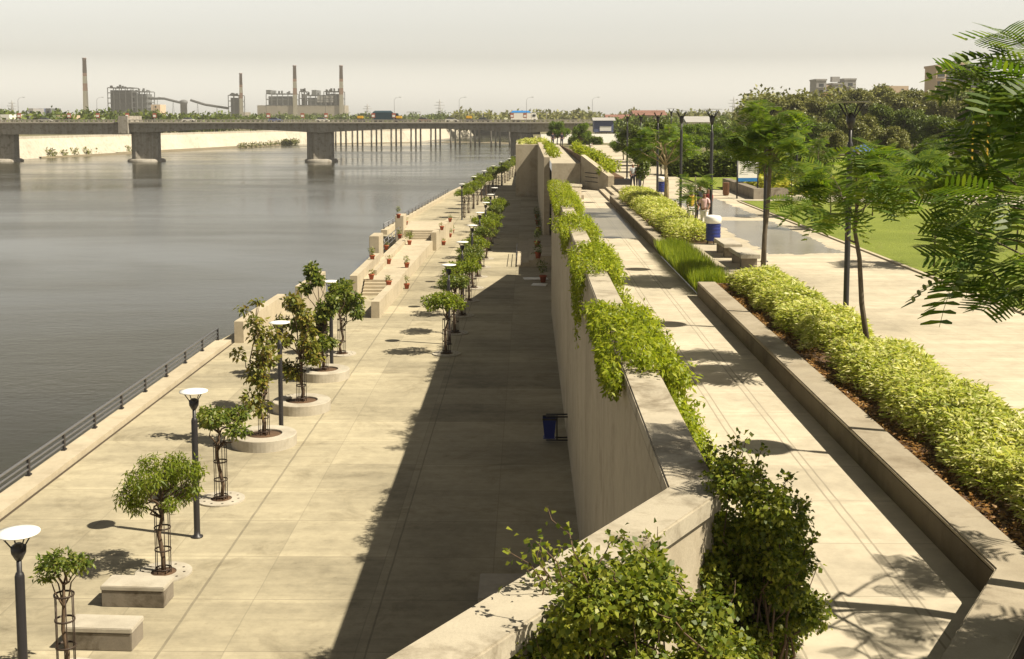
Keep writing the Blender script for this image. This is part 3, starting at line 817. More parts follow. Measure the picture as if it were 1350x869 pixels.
# ------------------------------------------------------------------ power plant across the river
PY = 1500.0
def px_(u, Y=PY): return (u - 695) / F * Y
def pz_(v, Y=PY): return CAMZ + (HV - v) / F * Y
for u, top, r, lb in ((113.5, 77, 3.0, 'tall red and white banded chimney standing alone at far left'), (319, 97, 2.3, 'short banded chimney beside the small dark boiler house'),
                  (390, 87, 2.7, 'banded chimney rising behind the left half of the beige plant'), (451, 87, 2.7, 'banded chimney at the right end of the beige plant')):
    h = pz_(top) + 2
    mb = MB(); mb.lathe([(r * 1.2, 0), (r * 0.78, h - 1.2), (r * 0.9, h - 1.2), (r * 0.9, h), (r * 0.55, h)], 16)
    tag(mb.build('chimney', M['chimney']), lb, 'chimney').location = (px_(u), PY, -2)
def plant_house(name, label, u0, u1, vt, parts, vb=152, dy=30):
    r = thing(name, label, 'plant building', ((px_(u0) + px_(u1)) / 2, PY, -2))
    w = (px_(u1) - px_(u0)) / 2
    for (nm, m, a0, a1, t, b, frame) in parts:
        x0, x1 = px_(a0) - r.location.x, px_(a1) - r.location.x
        z0, z1 = (pz_(b) + 2 if b is not None else 0), pz_(t) + 2
        mb = MB()
        if frame:
            nfl = max(2, int((z1 - z0) / 6)); nc = max(2, int((x1 - x0) / 6))
            for k in range(nfl + 1):
                z = z0 + (z1 - z0) * k / nfl; mb.box(x0, x1, 0, dy, z - 0.5, z + 0.5)
            for k in range(nc + 1):
                x = x0 + (x1 - x0) * k / nc
                for y in (0, dy): mb.box(x - 0.4, x + 0.4, y - 0.45, y + 0.45, z0, z1)
            mb.box(x0 + 2, x1 - 2, 4, dy - 4, z0, z1 - 3)
            for k in range(7):
                x = x0 + (x1 - x0) * random.random(); mb.box(x - 0.8, x + 0.8, 8, 12, z1, z1 + 1.5 + 3 * random.random())
        else:
            mb.box(x0, x1, 0, dy, z0, z1)
        mb.build(nm, m, r)
plant_house('boiler_house', 'large dark open framed boiler house left of the conveyor', 143, 195, 115,
            [('frame_block', M['plant_dark'], 143, 174, 116, None, True), ('frame_block', M['plant_grey'], 175, 195, 121, None, True)])
plant_house('boiler_house', 'small dark boiler house beside the short chimney', 302, 316, 125,
            [('frame_block', M['plant_dark'], 302, 316, 126, None, True), ('annex', M['plant_beige'], 316, 324, 148, None, False)])
plant_house('turbine_hall', 'long beige turbine hall with grey boilers and hoppers on its roof', 340, 456, 120,
            [('hall', M['plant_beige'], 340, 455, 139, None, False),
             ('boiler', M['plant_grey'], 352, 388, 124, 139, True), ('boiler', M['plant_dark'], 396, 402, 121, 139, True),
             ('boiler', M['plant_grey'], 404, 444, 126, 139, True), ('boiler', M['plant_dark'], 428, 450, 121, 139, True), ('hopper', M['plant_grey'], 352, 358, 119, 124, False),
             ('hopper', M['plant_grey'], 412, 418, 119, 126, False), ('upper_wall', M['render_grey'], 419, 440, 127, 135, False)], dy=34)
def conveyor(label, pts):
    o = thing('conveyor', label, 'conveyor', (px_(pts[0][0]), PY, -2))
    q = [Vector((px_(u) - px_(pts[0][0]), 10, pz_(v) + 2)) for u, v in pts]
    mb = MB(); mb.tube(q, 1.5, 4, smooth=False); mb.build('gallery', M['plant_dark'], o)
    for i in range(len(q) - 1):
        c = (q[i] + q[i + 1]) / 2
        mb = MB(); mb.tube([(c.x - 2, 10, 0), (c.x, 10, c.z), (c.x + 2, 10, 0)], 0.4, 5); mb.build('trestle', M['plant_dark'], o)
conveyor('dark inclined coal conveyor between the big boiler house and the round tower', [(196, 130), (214, 130), (238, 136)])
conveyor('dark inclined coal conveyor running down right of the round tower', [(249, 132), (268, 138), (300, 143)])
mb = MB(); mb.lathe([(4.2, 0), (4.2, 25), (5, 25.5), (5, 28.5), (2, 30)], 16)
tag(mb.build('transfer_tower', M['plant_grey']), 'pale round transfer tower between the two coal conveyors', 'tower').location = (px_(243), PY, -2)
def pylon(u, top, Y, lb):
    h = pz_(top, Y) + 2
    mb = MB()
    b = h * 0.11
    for sx in (-1, 1):
        for sy in (-1, 1): mb.tube([(sx * b, sy * b, 0), (sx * b * 0.3, sy * b * 0.3, h * 0.6), (0, 0, h)], 0.22, 4)
    for k in range(6):
        z = h * 0.1 * (k + 1); w = b * (1 - 0.7 * z / (0.6 * h)) if z < 0.6 * h else b * 0.3
        for s in (-1, 1): mb.tube([(-w, s * w, z), (w, s * w, z + h * 0.08)], 0.14, 4)
    for z, w in ((0.66, 0.16), (0.77, 0.2), (0.88, 0.14)): mb.tube([(-h * w, 0, h * z), (h * w, 0, h * z)], 0.2, 4)
    tag(mb.build('power_pylon', M['pylon']), lb, 'pylon').location = (px_(u, Y), Y, -2)
pylon(16, 132, 1000, 'faint lattice pylon near the left picture edge'); pylon(580, 131, 1100, 'left one of two faint pylons beyond the bridge')
pylon(485, 137, 1100, 'faint lattice pylon just right of the last chimney'); pylon(965, 128, 1200, 'lone slender pylon above the trees at right')
def window_grid(r, spots, ww=0.6, hh=0.65, y=-0.06):
    first = None
    for x, z in spots:
        if first is None:
            mb = MB(); mb.box(-ww, ww, 0, 0.08, -hh, hh); first = mb.build('window', M['glassdark'], r)
            first.location = (x, y, z)
        else:
            c = first.copy(); COL.objects.link(c); c.parent = r; c.location = (x, y, z)
def far_house(u0, u1, vt, Y, lb, m, rm=None, z0=-2.0, dy=14):
    x0, x1 = px_(u0, Y), px_(u1, Y); c = (x0 + x1) / 2; w = (x1 - x0) / 2; h = pz_(vt, Y) - z0
    r = thing('far_building', lb, 'building', (c, Y, z0))
    mb = MB(); mb.box(-w, w, 0, dy, 0, h); mb.build('wall', m, r)
    n = max(1, int(w / 2.2)); f = max(1, int(h / 3.4))
    window_grid(r, [(-w + 2 * w * (k + 0.5) / n, h * (j + 0.5) / f) for k in range(n) for j in range(f)])
    if rm:
        mb = MB(); mb.add([(-w - 0.5, -0.6, h), (w + 0.5, -0.6, h), (w + 0.5, dy + 0.6, h), (-w - 0.5, dy + 0.6, h), (-w - 0.5, dy / 2, h + 1.6), (w + 0.5, dy / 2, h + 1.6)],
                              [(0, 1, 5, 4), (2, 3, 4, 5), (0, 4, 3), (1, 2, 5), (3, 2, 1, 0)]); mb.build('roof', rm, r)
far_house(38, 44, 143, 620, 'small grey far building at left, left of a blue one', M['render_grey']); far_house(47, 56, 143, 640, 'small blue far building at left above the bridge', M['render_blue'])
far_house(60, 67, 143, 620, 'small blue grey far building right of the other blue one', M['plant_grey']); far_house(0, 12, 151, 500, 'low white house by the left picture edge', M['white'])
far_house(74, 90, 152, 520, 'low pale house behind the bridge at left', M['render_peach']); far_house(200, 212, 138, 900, 'peach far house under the coal conveyor', M['render_peach'])
# ================================================================== LOWER PROMENADE OBJECTS
# lamps: dark pole, slim neck, three arms carrying a white dish
def make_lamp(name, label, h, pr, dr, loc, group, arm=0.16, rim=0.02, dish='disc', bulge=0.025):
    r = thing(name, label, 'lamp post', loc, group=group)
    mb = MB(); mb.lathe([(pr * 1.9, 0), (pr * 1.9, 0.03), (pr * 1.05, 0.05), (pr, 0.2), (pr, h * 0.80), (pr * 0.8, h * 0.815), (pr * 0.55, h * 0.82), (pr * 0.55, h * 0.90)], 14)
    mb.build('pole', M['metal'], r)
    mb = MB(); mb.lathe([(pr * 0.75, h * 0.875), (pr * 1.5, h * 0.905), (pr * 1.6, h * 0.935), (pr * 0.6, h * 0.95)], 14); mb.build('lamp_holder', M['metal'], r)
    for k in range(4):
        a = math.pi / 4 + k * math.pi / 2
        mb = MB(); mb.tube([(pr * math.cos(a), pr * math.sin(a), h * 0.92), (dr * 0.72 * math.cos(a), dr * 0.72 * math.sin(a), h - 0.045)], pr * arm, 6)
        mb.build('arm', M['metal'], r)
    mb = MB(); mb.lathe([(0.02, h - 2.5 * rim), (dr * 0.8, h - 2.2 * rim), (dr, h - rim), (dr, h), (dr * 0.6, h + bulge * 0.8), (0.0, h + bulge)], 28); mb.build('dish', M[dish], r)
    return r
lowlab = ['lamp post with white dish cut by the bottom left corner of the picture', 'lamp post with white dish behind the bushy caged tree near the front',
          'lamp post with white dish among the trees in raised rings', 'lamp post with white dish behind the tallest ring tree, beside the terrace landing']
lamp0 = None
for i, y in enumerate((18.5, 28.2, 37.8, 47.4)):
    if lamp0 is None: lamp0 = make_lamp('promenade_lamp', lowlab[0], 3.6, 0.075, 0.335, (-8.03, y, LOW), 'lamp posts along the river side row')
    else: dup(lamp0, (-8.03 + 0.05 * i, y, LOW), label=lowlab[i])
for i in range(7):
    y = 52.8 + 9.8 * i
    dup(lamp0, (-3.5 + 0.07 * i, y, LOW), label=f'white dished lamp post in the wall side tree row, {ORD[i]} from the near end', group='lamp posts along the wall side row')
for i in range(7):
    y = 118 + 15 * i
    dup(lamp0, (-6.5 + 0.75 * i * (0.6 + 0.07 * i), y, LOW), label=f'white dished lamp post along the curving river edge, {ORD[i]} from the near end', group='lamp posts along the far river edge')

# ---- small broad-leaved trees, their iron cages and base rings
def make_tree(name, label, h, clumps, n, L, W, leaf, loc, trunk_r=0.05, group=None, seed=1, barkm='trunk', lean=(0, 0), out=0.6, droop=0.25, fork=0.5, cat='tree', shell=0.45):
    rng = np.random.default_rng(seed)
    r = thing(name, label, cat, loc, group=group)
    C = np.array([c[:3] for c in clumps]); RD = np.array([[c[3], c[3], c[3] * (c[4] if len(c) > 4 else 0.7)] for c in clumps])
    top = np.array([lean[0], lean[1], h * fork])
    mb = MB(); p = limb_pts((0, 0, -0.05), top, rng, 4, 0.025)
    mb.tube(p, [trunk_r * (1.25 - 0.45 * k / 4) for k in range(5)], 9)
    for c in C:
        s = p[3] if rng.random() < 0.35 else p[4]
        q = limb_pts(s, c, rng, 4, 0.07)
        mb.tube(q, [trunk_r * 0.62, trunk_r * 0.5, trunk_r * 0.36, trunk_r * 0.24, trunk_r * 0.1], 6)
        for k in range(3):
            e = c + rng.normal(size=3) * RD[list(map(tuple, C)).index(tuple(c))] * 0.55
            mb.tube(limb_pts(q[3], e, rng, 2, 0.08), [trunk_r * 0.2, trunk_r * 0.14, trunk_r * 0.06], 5)
    mb.build('trunk', M[barkm], r)
    V, Fq = clump_leaves(rng, C, RD, n, L, W, out=out, droop=droop, shell=shell)
    np_mesh('crown', V, Fq, M[leaf], r)
    return r
def blob(rng, n, w, z0, z1, r0, r1, flat=0.7):
    out = []
    for k in range(n):
        a = 2 * math.pi * (k + rng.random() * 0.6) / n; q = w * (0.35 + 0.65 * rng.random())
        out.append((q * math.cos(a), q * math.sin(a), z0 + (z1 - z0) * rng.random(), r0 + (r1 - r0) * rng.random(), flat))
    return out
def make_cage(label, loc, h=1.55, r_=0.17, group='iron tree guards on the promenade'):
    r = thing('tree_guard', label, 'tree guard', loc, group=group)
    for k in range(6):
        a = k * math.pi / 3
        mb = MB(); mb.tube([(r_ * math.cos(a), r_ * math.sin(a), 0), (r_ * math.cos(a), r_ * math.sin(a), h)], 0.011, 5); mb.build('bar', M['cage'], r)
    for z in (0.12, h * 0.36, h * 0.68, h - 0.03):
        mb = MB(); mb.lathe([(r_ + 0.004, z - 0.018), (r_ + 0.014, z - 0.018), (r_ + 0.014, z + 0.018), (r_ + 0.004, z + 0.018), (r_ + 0.004, z - 0.018)], 18); mb.build('hoop', M['cage'], r)
    return r
def flat_ring(label, loc, group='flat concrete rings at the tree feet'):
    r = thing('tree_ring', label, 'tree ring', loc, group=group)
    mb = MB(); mb.lathe([(0.28, 0.002), (0.62, 0.002), (0.62, 0.045), (0.28, 0.045), (0.28, 0.002)], 32, smooth=False); mb.build('rim', M['bench'], r)
    mb = MB(); mb.lathe([(0.3, 0.003), (0.3, 0.03), (0.0, 0.04)], 20); mb.build('soil', M['soil'], r)
    for k in range(10):
        a = k * 2 * math.pi / 10
        mb = MB(); x, y = 0.46 * math.cos(a), 0.46 * math.sin(a); mb.lathe([(0.032, 0.04), (0.032, 0.049), (0, 0.049)], 8, (x, y, 0)); mb.build('hole', M['drain'], r)
    return r
def raised_ring(label, loc):
    r = thing('tree_planter', label, 'planter', loc, group='raised round planters')
    mb = MB(); mb.lathe([(1.0, 0), (1.0, 0.33), (0.985, 0.35), (0.56, 0.35), (0.55, 0.33), (0.55, 0.02)], 48, smooth=False); mb.build('rim', M['bench'], r)
    mb = MB(); mb.lathe([(0.552, 0.02), (0.552, 0.29), (0, 0.31)], 30); mb.build('soil', M['soil'], r)
    return r
rg = np.random.default_rng(3)
def flatcrown(seed, w, z, k=7, r0=0.28, r1=0.42):
    g = np.random.default_rng(seed)
    return blob(g, k, w, z - 0.15, z + 0.25, r0, r1, 0.62) + [(0, 0, z + 0.15, r1, 0.6)]
near = [  # x, y, kind, label
    (-8.37, 21.55, 'low', 'caged sapling with thin crown in the bottom left corner, beside the nearest bench'),
    (-8.09, 26.4, 'bushy', 'bushy caged tree with drooping bright green crown in front of the second lamp post'),
    (-8.12, 31.5, 'round', 'small round crowned caged tree just behind the second lamp post'),
    (-8.17, 36.9, 'sparse', 'tall sparse browning tree in the nearest raised round planter'),
    (-7.84, 41.3, 'tall', 'leafy upright tree in the middle raised round planter'),
    (-7.94, 46.4, 'tall2', 'dense upright tree in the farthest raised round planter'),
    (-7.96, 51.0, 'slim', 'caged tree behind the farthest raised round planter')]
for i, (x, y, kind, lb) in enumerate(near):
    y -= 0.5
    loc = (x, y, LOW + (0.3 if kind in ('sparse', 'tall', 'tall2') else 0.0))
    g = np.random.default_rng(50 + i)
    if kind == 'low':
        make_tree('promenade_tree', lb, 2.0, flatcrown(11, 0.48, 2.05, 6, 0.18, 0.26), 900, 0.10, 0.05, 'leaf_tree', loc, 0.035, seed=1, fork=0.85)
        make_cage('iron guard round the corner sapling, bottom left', (x, y, LOW)); flat_ring('flat ring at the foot of the corner sapling', (x, y, LOW))
    elif kind == 'bushy':
        cl = blob(g, 11, 0.86, 1.5, 2.45, 0.2, 0.32, 0.9) + [(0.72, 0.1, 2.35, 0.28, 0.9), (0.62, 0.1, 1.95, 0.26, 0.9), (0.1, 0, 2.3, 0.34, 0.8), (-0.75, 0, 1.75, 0.3, 1.0), (-0.55, 0, 2.15, 0.3, 0.9)]
        make_tree('promenade_tree', lb, 2.4, cl, 4300, 0.12, 0.03, 'leaf_willow', loc, 0.045, seed=2, droop=0.7, fork=0.7, out=0.35)
        make_cage('iron guard under the bushy drooping tree', (x, y, LOW)); flat_ring('flat ring with round holes under the bushy drooping tree', (x, y, LOW))
    elif kind == 'round':
        make_tree('promenade_tree', lb, 2.4, flatcrown(13, 0.6, 2.1, 7, 0.26, 0.36), 1700, 0.12, 0.07, 'leaf_tree', loc, 0.045, seed=3, fork=0.75)
        make_cage('iron guard under the small round crowned tree', (x, y, LOW)); flat_ring('flat ring under the small round crowned tree', (x, y, LOW))
    else:
        hh = {'sparse': 3.9, 'tall': 3.9, 'tall2': 4.3, 'slim': 3.4}[kind]
        w = {'sparse': 0.62, 'tall': 0.75, 'tall2': 1.05, 'slim': 0.75}[kind]
        k = {'sparse': 10, 'tall': 13, 'tall2': 17, 'slim': 9}[kind]
        nl = {'sparse': 1100, 'tall': 2300, 'tall2': 4200, 'slim': 1900}[kind]
        z0 = 1.0 if kind != 'slim' else 1.7
        cl = []
        for q in range(k):
            f = (q + g.random()) / k; z = z0 + (hh - z0 - 0.3) * f; a = g.random() * 6.28
            rr = w * (0.45 + 0.55 * math.sin(math.pi * min(1, 0.25 + 0.7 * f))) * (0.4 + 0.6 * g.random())
            cl.append((rr * math.cos(a), rr * math.sin(a), z, 0.22 + 0.14 * g.random(), 0.85))
        if kind == 'sparse': cl.append((-0.55, 0, 3.95, 0.24, 0.6)); cl.append((-0.1, 0, 4.2, 0.16, 0.8)); cl.append((-0.75, 0, 2.6, 0.24, 0.8))
        make_tree('promenade_tree', lb, hh, cl, nl, 0.17, 0.095, 'leaf_dry' if kind in ('sparse', 'tall') else 'leaf_tree', loc, 0.05, seed=20 + i, fork=0.42, droop=0.4, shell=0.3)
        w_ = {'sparse': 'nearest', 'tall': 'middle', 'tall2': 'farthest'}.get(kind)
        make_cage(f'iron guard inside the {w_} raised planter' if w_ else 'iron guard under the tree behind the farthest raised planter', (x, y, loc[2] - 0.0))
        if w_: raised_ring(f'{w_} of the three raised round concrete planters', (x, y, LOW))
        else: flat_ring('flat ring under the tree behind the farthest raised planter', (x, y, LOW))
# the wall side row: thirteen trees in cages
variants = []
cage_p = ring_p = None
for i in range(13):
    y = 50.6 + 4.95 * i; x = -3.45 + 0.065 * i
    lb = f'caged tree with flat green crown in the wall side row, {ORD[i]} from the near end'
    if i < 4:
        t = make_tree('promenade_tree', lb, 2.75, flatcrown(30 + i, 0.85, 2.3 + 0.1 * (i % 3), 9, 0.28, 0.42), 1700, 0.13, 0.07, 'leaf_willow' if i % 2 == 0 else 'leaf_tree', (x, y, LOW), 0.05, 'trees of the wall side promenade row', seed=60 + i, fork=0.7)
        variants.append(t)
    else:
        dup(variants[(i * 3 + 1) % 4], (x, y, LOW), rz=i * 1.3, label=lb, scale=0.92 + 0.05 * (i % 4))
    cl = f'iron guard under the wall side row tree, {ORD[i]} from the near end'; rl = f'flat ring under the wall side row tree, {ORD[i]} from the near end'
    if i == 0: cage_p = make_cage(cl, (x, y, LOW)); ring_p = flat_ring(rl, (x, y, LOW))
    else: dup(cage_p, (x, y, LOW), label=cl); dup(ring_p, (x, y, LOW), label=rl)
for i in range(17):
    y = 120.5 + 5.9 * i; x = -6.4 + 5.6 * ((y - 120) / 110) ** 1.25
    lb = f'small caged tree in the far row along the river edge, {ORD[i]} from the near end'
    dup(variants[(i * 5 + 2) % 4], (x, y, LOW), rz=i * 0.9, label=lb, scale=1.05 + 0.06 * (i % 3), group='trees of the far river edge row')
    dup(cage_p, (x, y, LOW), label=f'iron guard of the far river edge row tree, {ORD[i]} from the near end')

# concrete seats on the promenade: rough block with a smooth pale slab on top
def seat(label, loc, lx, ly, h=0.45, rz=0.0):
    r = thing('concrete_bench', label, 'bench', loc, rz, 'concrete benches of the lower promenade')
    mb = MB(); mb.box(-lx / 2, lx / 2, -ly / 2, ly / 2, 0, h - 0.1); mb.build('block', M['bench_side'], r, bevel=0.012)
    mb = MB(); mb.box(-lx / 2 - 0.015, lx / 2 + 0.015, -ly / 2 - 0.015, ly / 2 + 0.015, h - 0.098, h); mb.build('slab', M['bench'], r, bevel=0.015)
    return r
seat('concrete bench with pale top in front of the bushy caged tree', (-8.15, 24.35, LOW), 1.32, 0.6, rz=-0.05)
seat('concrete bench nearest the bottom edge, partly behind the corner sapling', (-8.15, 22.35, LOW), 1.32, 0.6, rz=-0.05)
seat('square concrete seat in the shade at the foot of the wall', (-0.5, 24.2, LOW), 0.95, 1.3)

# blue litter bin on a wall bracket
def wall_bin(loc, label):
    r = thing('litter_bin', label, 'litter bin', loc)
    mb = MB(); mb.prism([(-0.19, -0.17), (0.19, -0.17), (0.19, 0.17), (-0.19, 0.17)], 0.0, 0.02)
    mb.add([(-0.15, -0.14, 0), (0.15, -0.14, 0), (0.15, 0.14, 0), (-0.15, 0.14, 0), (-0.21, -0.19, 0.62), (0.21, -0.19, 0.62), (0.21, 0.19, 0.62), (-0.21, 0.19, 0.62)],
           [(0, 1, 5, 4), (1, 2, 6, 5), (2, 3, 7, 6), (3, 0, 4, 7)]); mb.build('tub', M['bluebin'], r)
    mb = MB(); mb.lathe([(0.285, 0.60), (0.305, 0.60), (0.305, 0.655), (0.285, 0.655), (0.285, 0.60)], 4, smooth=False); mb.v = [(x * math.cos(.785) - y * math.sin(.785), x * math.sin(.785) + y * math.cos(.785), z) for x, y, z in mb.v]
    mb.build('rim', M['metal'], r)
    for z in (0.70, -0.04):
        for s in (-0.16, 0.16):
            mb = MB(); mb.tube([(-0.1, s, z), (0.62, s, z)], 0.025, 6); mb.build('bracket', M['metal'], r)
    mb = MB(); mb.tube([(0.24, 0, 0.72), (0.24, 0, -0.06)], 0.025, 6); mb.build('bracket', M['metal'], r)
    return r
wall_bin((0.70, 36.7, LOW + 0.16), 'blue litter bin on a black bracket low on the tall wall in shade')

# potted plants: terrace and foot of the wall
def potted(label, loc, s=1.0, leafs=110, hh=0.5, leaf='leaf_bush', group='terracotta pots of the terrace', seed=0, w=0.2):
    rng = np.random.default_rng(seed)
    r = thing('potted_plant', label, 'potted plant', loc, group=group)
    mb = MB(); mb.lathe([(0.15, 0), (0.22, 0.36), (0.25, 0.36), (0.25, 0.45), (0.22, 0.45), (0.21, 0.40), (0, 0.40)], 16); mb.build('pot', M['terra'], r)
    C = [(0, 0, 0.45 + hh * 0.6)] + [(rng.normal() * w * 0.5, rng.normal() * w * 0.5, 0.45 + hh * rng.random()) for _ in range(3)]
    V, Fq = clump_leaves(rng, C, [[w, w, hh * 0.45]] * 4, leafs, 0.14, 0.06, up=0.5, droop=0.05)
    np_mesh('foliage', V, Fq, M[leaf], r)
    r.scale = (s, s, s)
    return r
PL2 = PL + 0.6
pots = [(240, 560, PL, 'at the top of the near steps on the river side'), (350, 605, PL, 'on the end of the inner wall by the near steps'), (245, 437, PL + .5, 'beside the near terrace pier'),
        (350, 462, PL, 'alone on the terrace floor near the ledge'), (465, 620, LOW, 'on the promenade at the end of the inner wall'), (465, 485, PL, 'in the middle of the terrace floor'),
        (335, 372, PL + .4, 'on the river side ledge between the piers'), (482, 340, PL, 'with the biggest leafy crown at the far end of the terrace'), (420, 300, PL + .4, 'in front of the far pier'),
        (418, 245, PL2, 'against the far pier'), (460, 214, PL2, 'just right of the far pier top'), (412, 170, PL + 1.75, 'standing on top of the far pier'), (700, 342, LOW, 'on the promenade by the far inner wall'),
        (740, 292, LOW, 'behind the far inner wall, nearer of two'), (756, 266, LOW, 'behind the far inner wall, farther of two'), (688, 246, PL2, 'at the head of the far steps'), (740, 194, PL2, 'farthest back on the terrace')]
for i, (zx, zy, z, w) in enumerate(pots):
    p = G(440 + zx / 4.828, 250 + (zy + 12) / 4.828, z)
    potted('terracotta pot ' + w, p, 0.72, 260 if 'biggest' in w else (50 + 30 * (i % 3)), 0.75 if 'biggest' in w else 0.3 + 0.15 * (i % 3), seed=i, w=0.42 if 'biggest' in w else 0.18,
           leaf='leaf_bush' if i % 3 else 'leaf_dry')
for i, (u, v) in enumerate(((716, 372), (715.5, 352), (716, 336), (717, 318), (718, 306), (718.5, 296), (719, 288))):
    p = G(u, v, LOW); p.x = min(p.x, 1.0)
    if 80 < p.y < 95: p.z = LOW + 0.60; p.x = 0.75
    potted(f'shaded terracotta pot at the foot of the tall wall, {ORD[i]} from the near end', p, 0.95, 160, 0.8, 'leaf_dark', 'pots along the foot of the tall wall', 40 + i, 0.28)
for i, (u, v, lb) in enumerate(((706, 368, 'white board lying on the shaded promenade by the pots, farther one'), (711, 376, 'white board lying on the shaded promenade by the pots, nearer one'))):
    p = G(u, v, LOW)
    mb = MB(); mb.box(-0.75 + 0.3 * i, 0.75 - 0.3 * i, -0.4, 0.4, 0.0, 0.06); o = tag(mb.build('board', M['white'], bevel=0.01), lb, 'board'); o.location = (p.x, p.y, p.z + 0.002); o.rotation_euler = (0, 0, 0.15 - 0.3 * i)

# ================================================================== UPPER LEVEL PLANTING
def surf_hedge(name, label, x0, x1, y0, y1, z0, h, n, L, W, leaf, seed, group=None, wob=0.10, left=0.04, bump=0.22):
    """shrub mass with a lumpy top, leaves over its whole surface, twigs inside"""
    rng = np.random.default_rng(seed)
    root = thing(name, label, 'hedge', ((x0 + x1) / 2, (y0 + y1) / 2, z0), group=group)
    X0, X1, Y0, Y1 = -(x1 - x0) / 2, (x1 - x0) / 2, -(y1 - y0) / 2, (y1 - y0) / 2
    ph = rng.random(8) * 6.28
    cen = np.stack([X0 + (X1 - X0) * rng.random(int((x1 - x0) * (y1 - y0) * 2.6)), Y0 + (Y1 - Y0) * rng.random(int((x1 - x0) * (y1 - y0) * 2.6))], 1)
    def topz(x, y):
        b = np.full(len(x), 9.0)
        for cx, cy in cen: b = np.minimum(b, (x - cx) ** 2 + (y - cy) ** 2)
        return h * (0.84 - bump * 0.3 + bump * np.exp(-b / 0.075) + 0.05 * np.sin(y * 1.3 + ph[2] + x) + 0.03 * np.sin(y * 4.7 + x * 3.3 + ph[3]))
    # rounded edge falloff
    def edge(x, y):
        wx0 = wob * np.sin(y * 2.3 + ph[4]) + wob * 0.6 * np.sin(y * 5.1 + ph[5]); wx1 = wob * np.sin(y * 1.9 + ph[6]) + wob * 0.6 * np.sin(y * 4.3 + ph[7])
        dx = np.minimum(x - (X0 + wx0 + left), X1 + wx1 - x); dy = np.minimum(y - Y0 - wob * 0.5 * np.sin(3 * x + ph[1]), Y1 - y)
        return np.minimum(dx, dy)
    m = int(n * 1.9)
    x = X0 + (X1 - X0) * (rng.random(m) * 1.16 - 0.08); y = Y0 + (Y1 - Y0) * rng.random(m)
    e = edge(x, y); k = e > 0; x, y, e = x[k][:n], y[k][:n], e[k][:n]
    f = np.clip(e / 0.34, 0, 1); zt = topz(x, y) * np.sqrt(1 - (1 - f) ** 2 * 0.92)
    dep = rng.random(len(x)) ** (2.0 if h < 0.85 else 1.15) * (0.8 if h < 0.85 else 1.0)
    z = zt * (1 - dep) + rng.normal(size=len(x)) * 0.025
    P = np.stack([x, y, z], 1)
    nearx = (1 - f)[:, None] * np.stack([np.where(x < (X0 + X1) / 2, -1.0, 1.0), np.zeros_like(x), np.zeros_like(x)], 1)
    D = unit(rng.normal(size=(len(x), 3)) * np.array([1, 1, 0.35]) + nearx * 0.9 + np.array([0, 0, 0.18]))
    N = unit(np.array([0, 0, 1.0]) + nearx * 0.6 + rng.normal(size=(len(x), 3)) * 0.4)
    s = 0.7 + 0.6 * rng.random(len(x))
    V, Fq = leaf_geo(P, D, N, L * s, W * s)
    np_mesh('foliage', V, Fq, M[leaf], root)
    return root
surf_hedge('variegated_hedge', 'nearest pale yellow green hedge, running off the right picture edge', 5.72, 7.28, 11.3, 23.3, -0.05, 0.62, 32000, 0.115, 0.036, 'leaf_hedge', 1, 'pale variegated hedges')
surf_hedge('variegated_hedge', 'pale yellow green hedge between the slender near tree and the stone benches', 5.72, 7.2, 24.2, 34.2, -0.05, 0.62, 22000, 0.125, 0.042, 'leaf_hedge', 2, 'pale variegated hedges')
surf_hedge('variegated_hedge', 'pale hedge left of the blue drum bin, nearer of the two far hedges', 5.5, 7.2, 45.6, 55.6, -0.05, 0.72, 11000, 0.15, 0.05, 'leaf_hedge', 3, 'pale variegated hedges', bump=0.1)
surf_hedge('variegated_hedge', 'pale hedge beside the plaza steps, farther of the two far hedges', 5.45, 7.3, 56.2, 70.5, -0.05, 0.8, 11000, 0.17, 0.055, 'leaf_hedge', 4, 'pale variegated hedges', bump=0.1)
# dead leaves in the soil strip in front of the hedges
rng = np.random.default_rng(77)
n = 3600; yy = 11.2 + 23 * rng.random(n); xx = 5.46 + np.abs(rng.normal(size=n)) * 0.22
P = np.stack([xx, yy, -0.035 + 0.03 * rng.random(n)], 1); D = unit(rng.normal(size=(n, 3)) * np.array([1, 1, .2])); N = unit(np.array([0, 0, 1.0]) + rng.normal(size=(n, 3)) * .35)
V, Fq = leaf_geo(P, D, N, 0.05 + 0.06 * rng.random(n), 0.03 + 0.02 * rng.random(n))
tag(np_mesh('leaf_litter', V, Fq, M['leaf_litter']), 'dry brown fallen leaves along the foot of the near hedges', 'leaf litter', kind='stuff')
n = 500; yy = 8.5 + 3.6 * rng.random(n); xx = 3.9 + 1.6 * rng.random(n)
P = np.stack([xx, yy, np.full(n, -0.03)], 1)
# tall grass bed
def grass_bed(name, label, poly_fn, n, h, w, leaf, seed, cat='grass', kind=None):
    rng = np.random.default_rng(seed)
    P = poly_fn(rng, n); a = rng.random(n) * 6.28
    D = unit(np.stack([np.cos(a) * 0.45, np.sin(a) * 0.45, 0.75 + 0.5 * rng.random(n)], 1)); N = unit(np.stack([np.cos(a), np.sin(a), np.zeros(n)], 1) + rng.normal(size=(n, 3)) * .2)
    N = np.cross(D, np.cross(N, D)); L = h * (0.55 + 0.6 * rng.random(n))
    V1, F1 = leaf_geo(P, D, N, L, w * (0.7 + 0.6 * rng.random(n)))
    return tag(np_mesh(name, V1, F1, M[leaf]), label, cat, kind=kind)
def gb(rng, n):
    x = 4.95 + 0.98 * rng.random(n); y = 34.55 + 10.6 * rng.random(n)
    return np.stack([x, y, np.full(n, -0.39)], 1)
grass_bed('tall_grass', 'bright tall green grass filling the sunken bed beside the ramp', gb, 15000, 0.62, 0.028, 'leaf_grass', 5, kind='stuff')

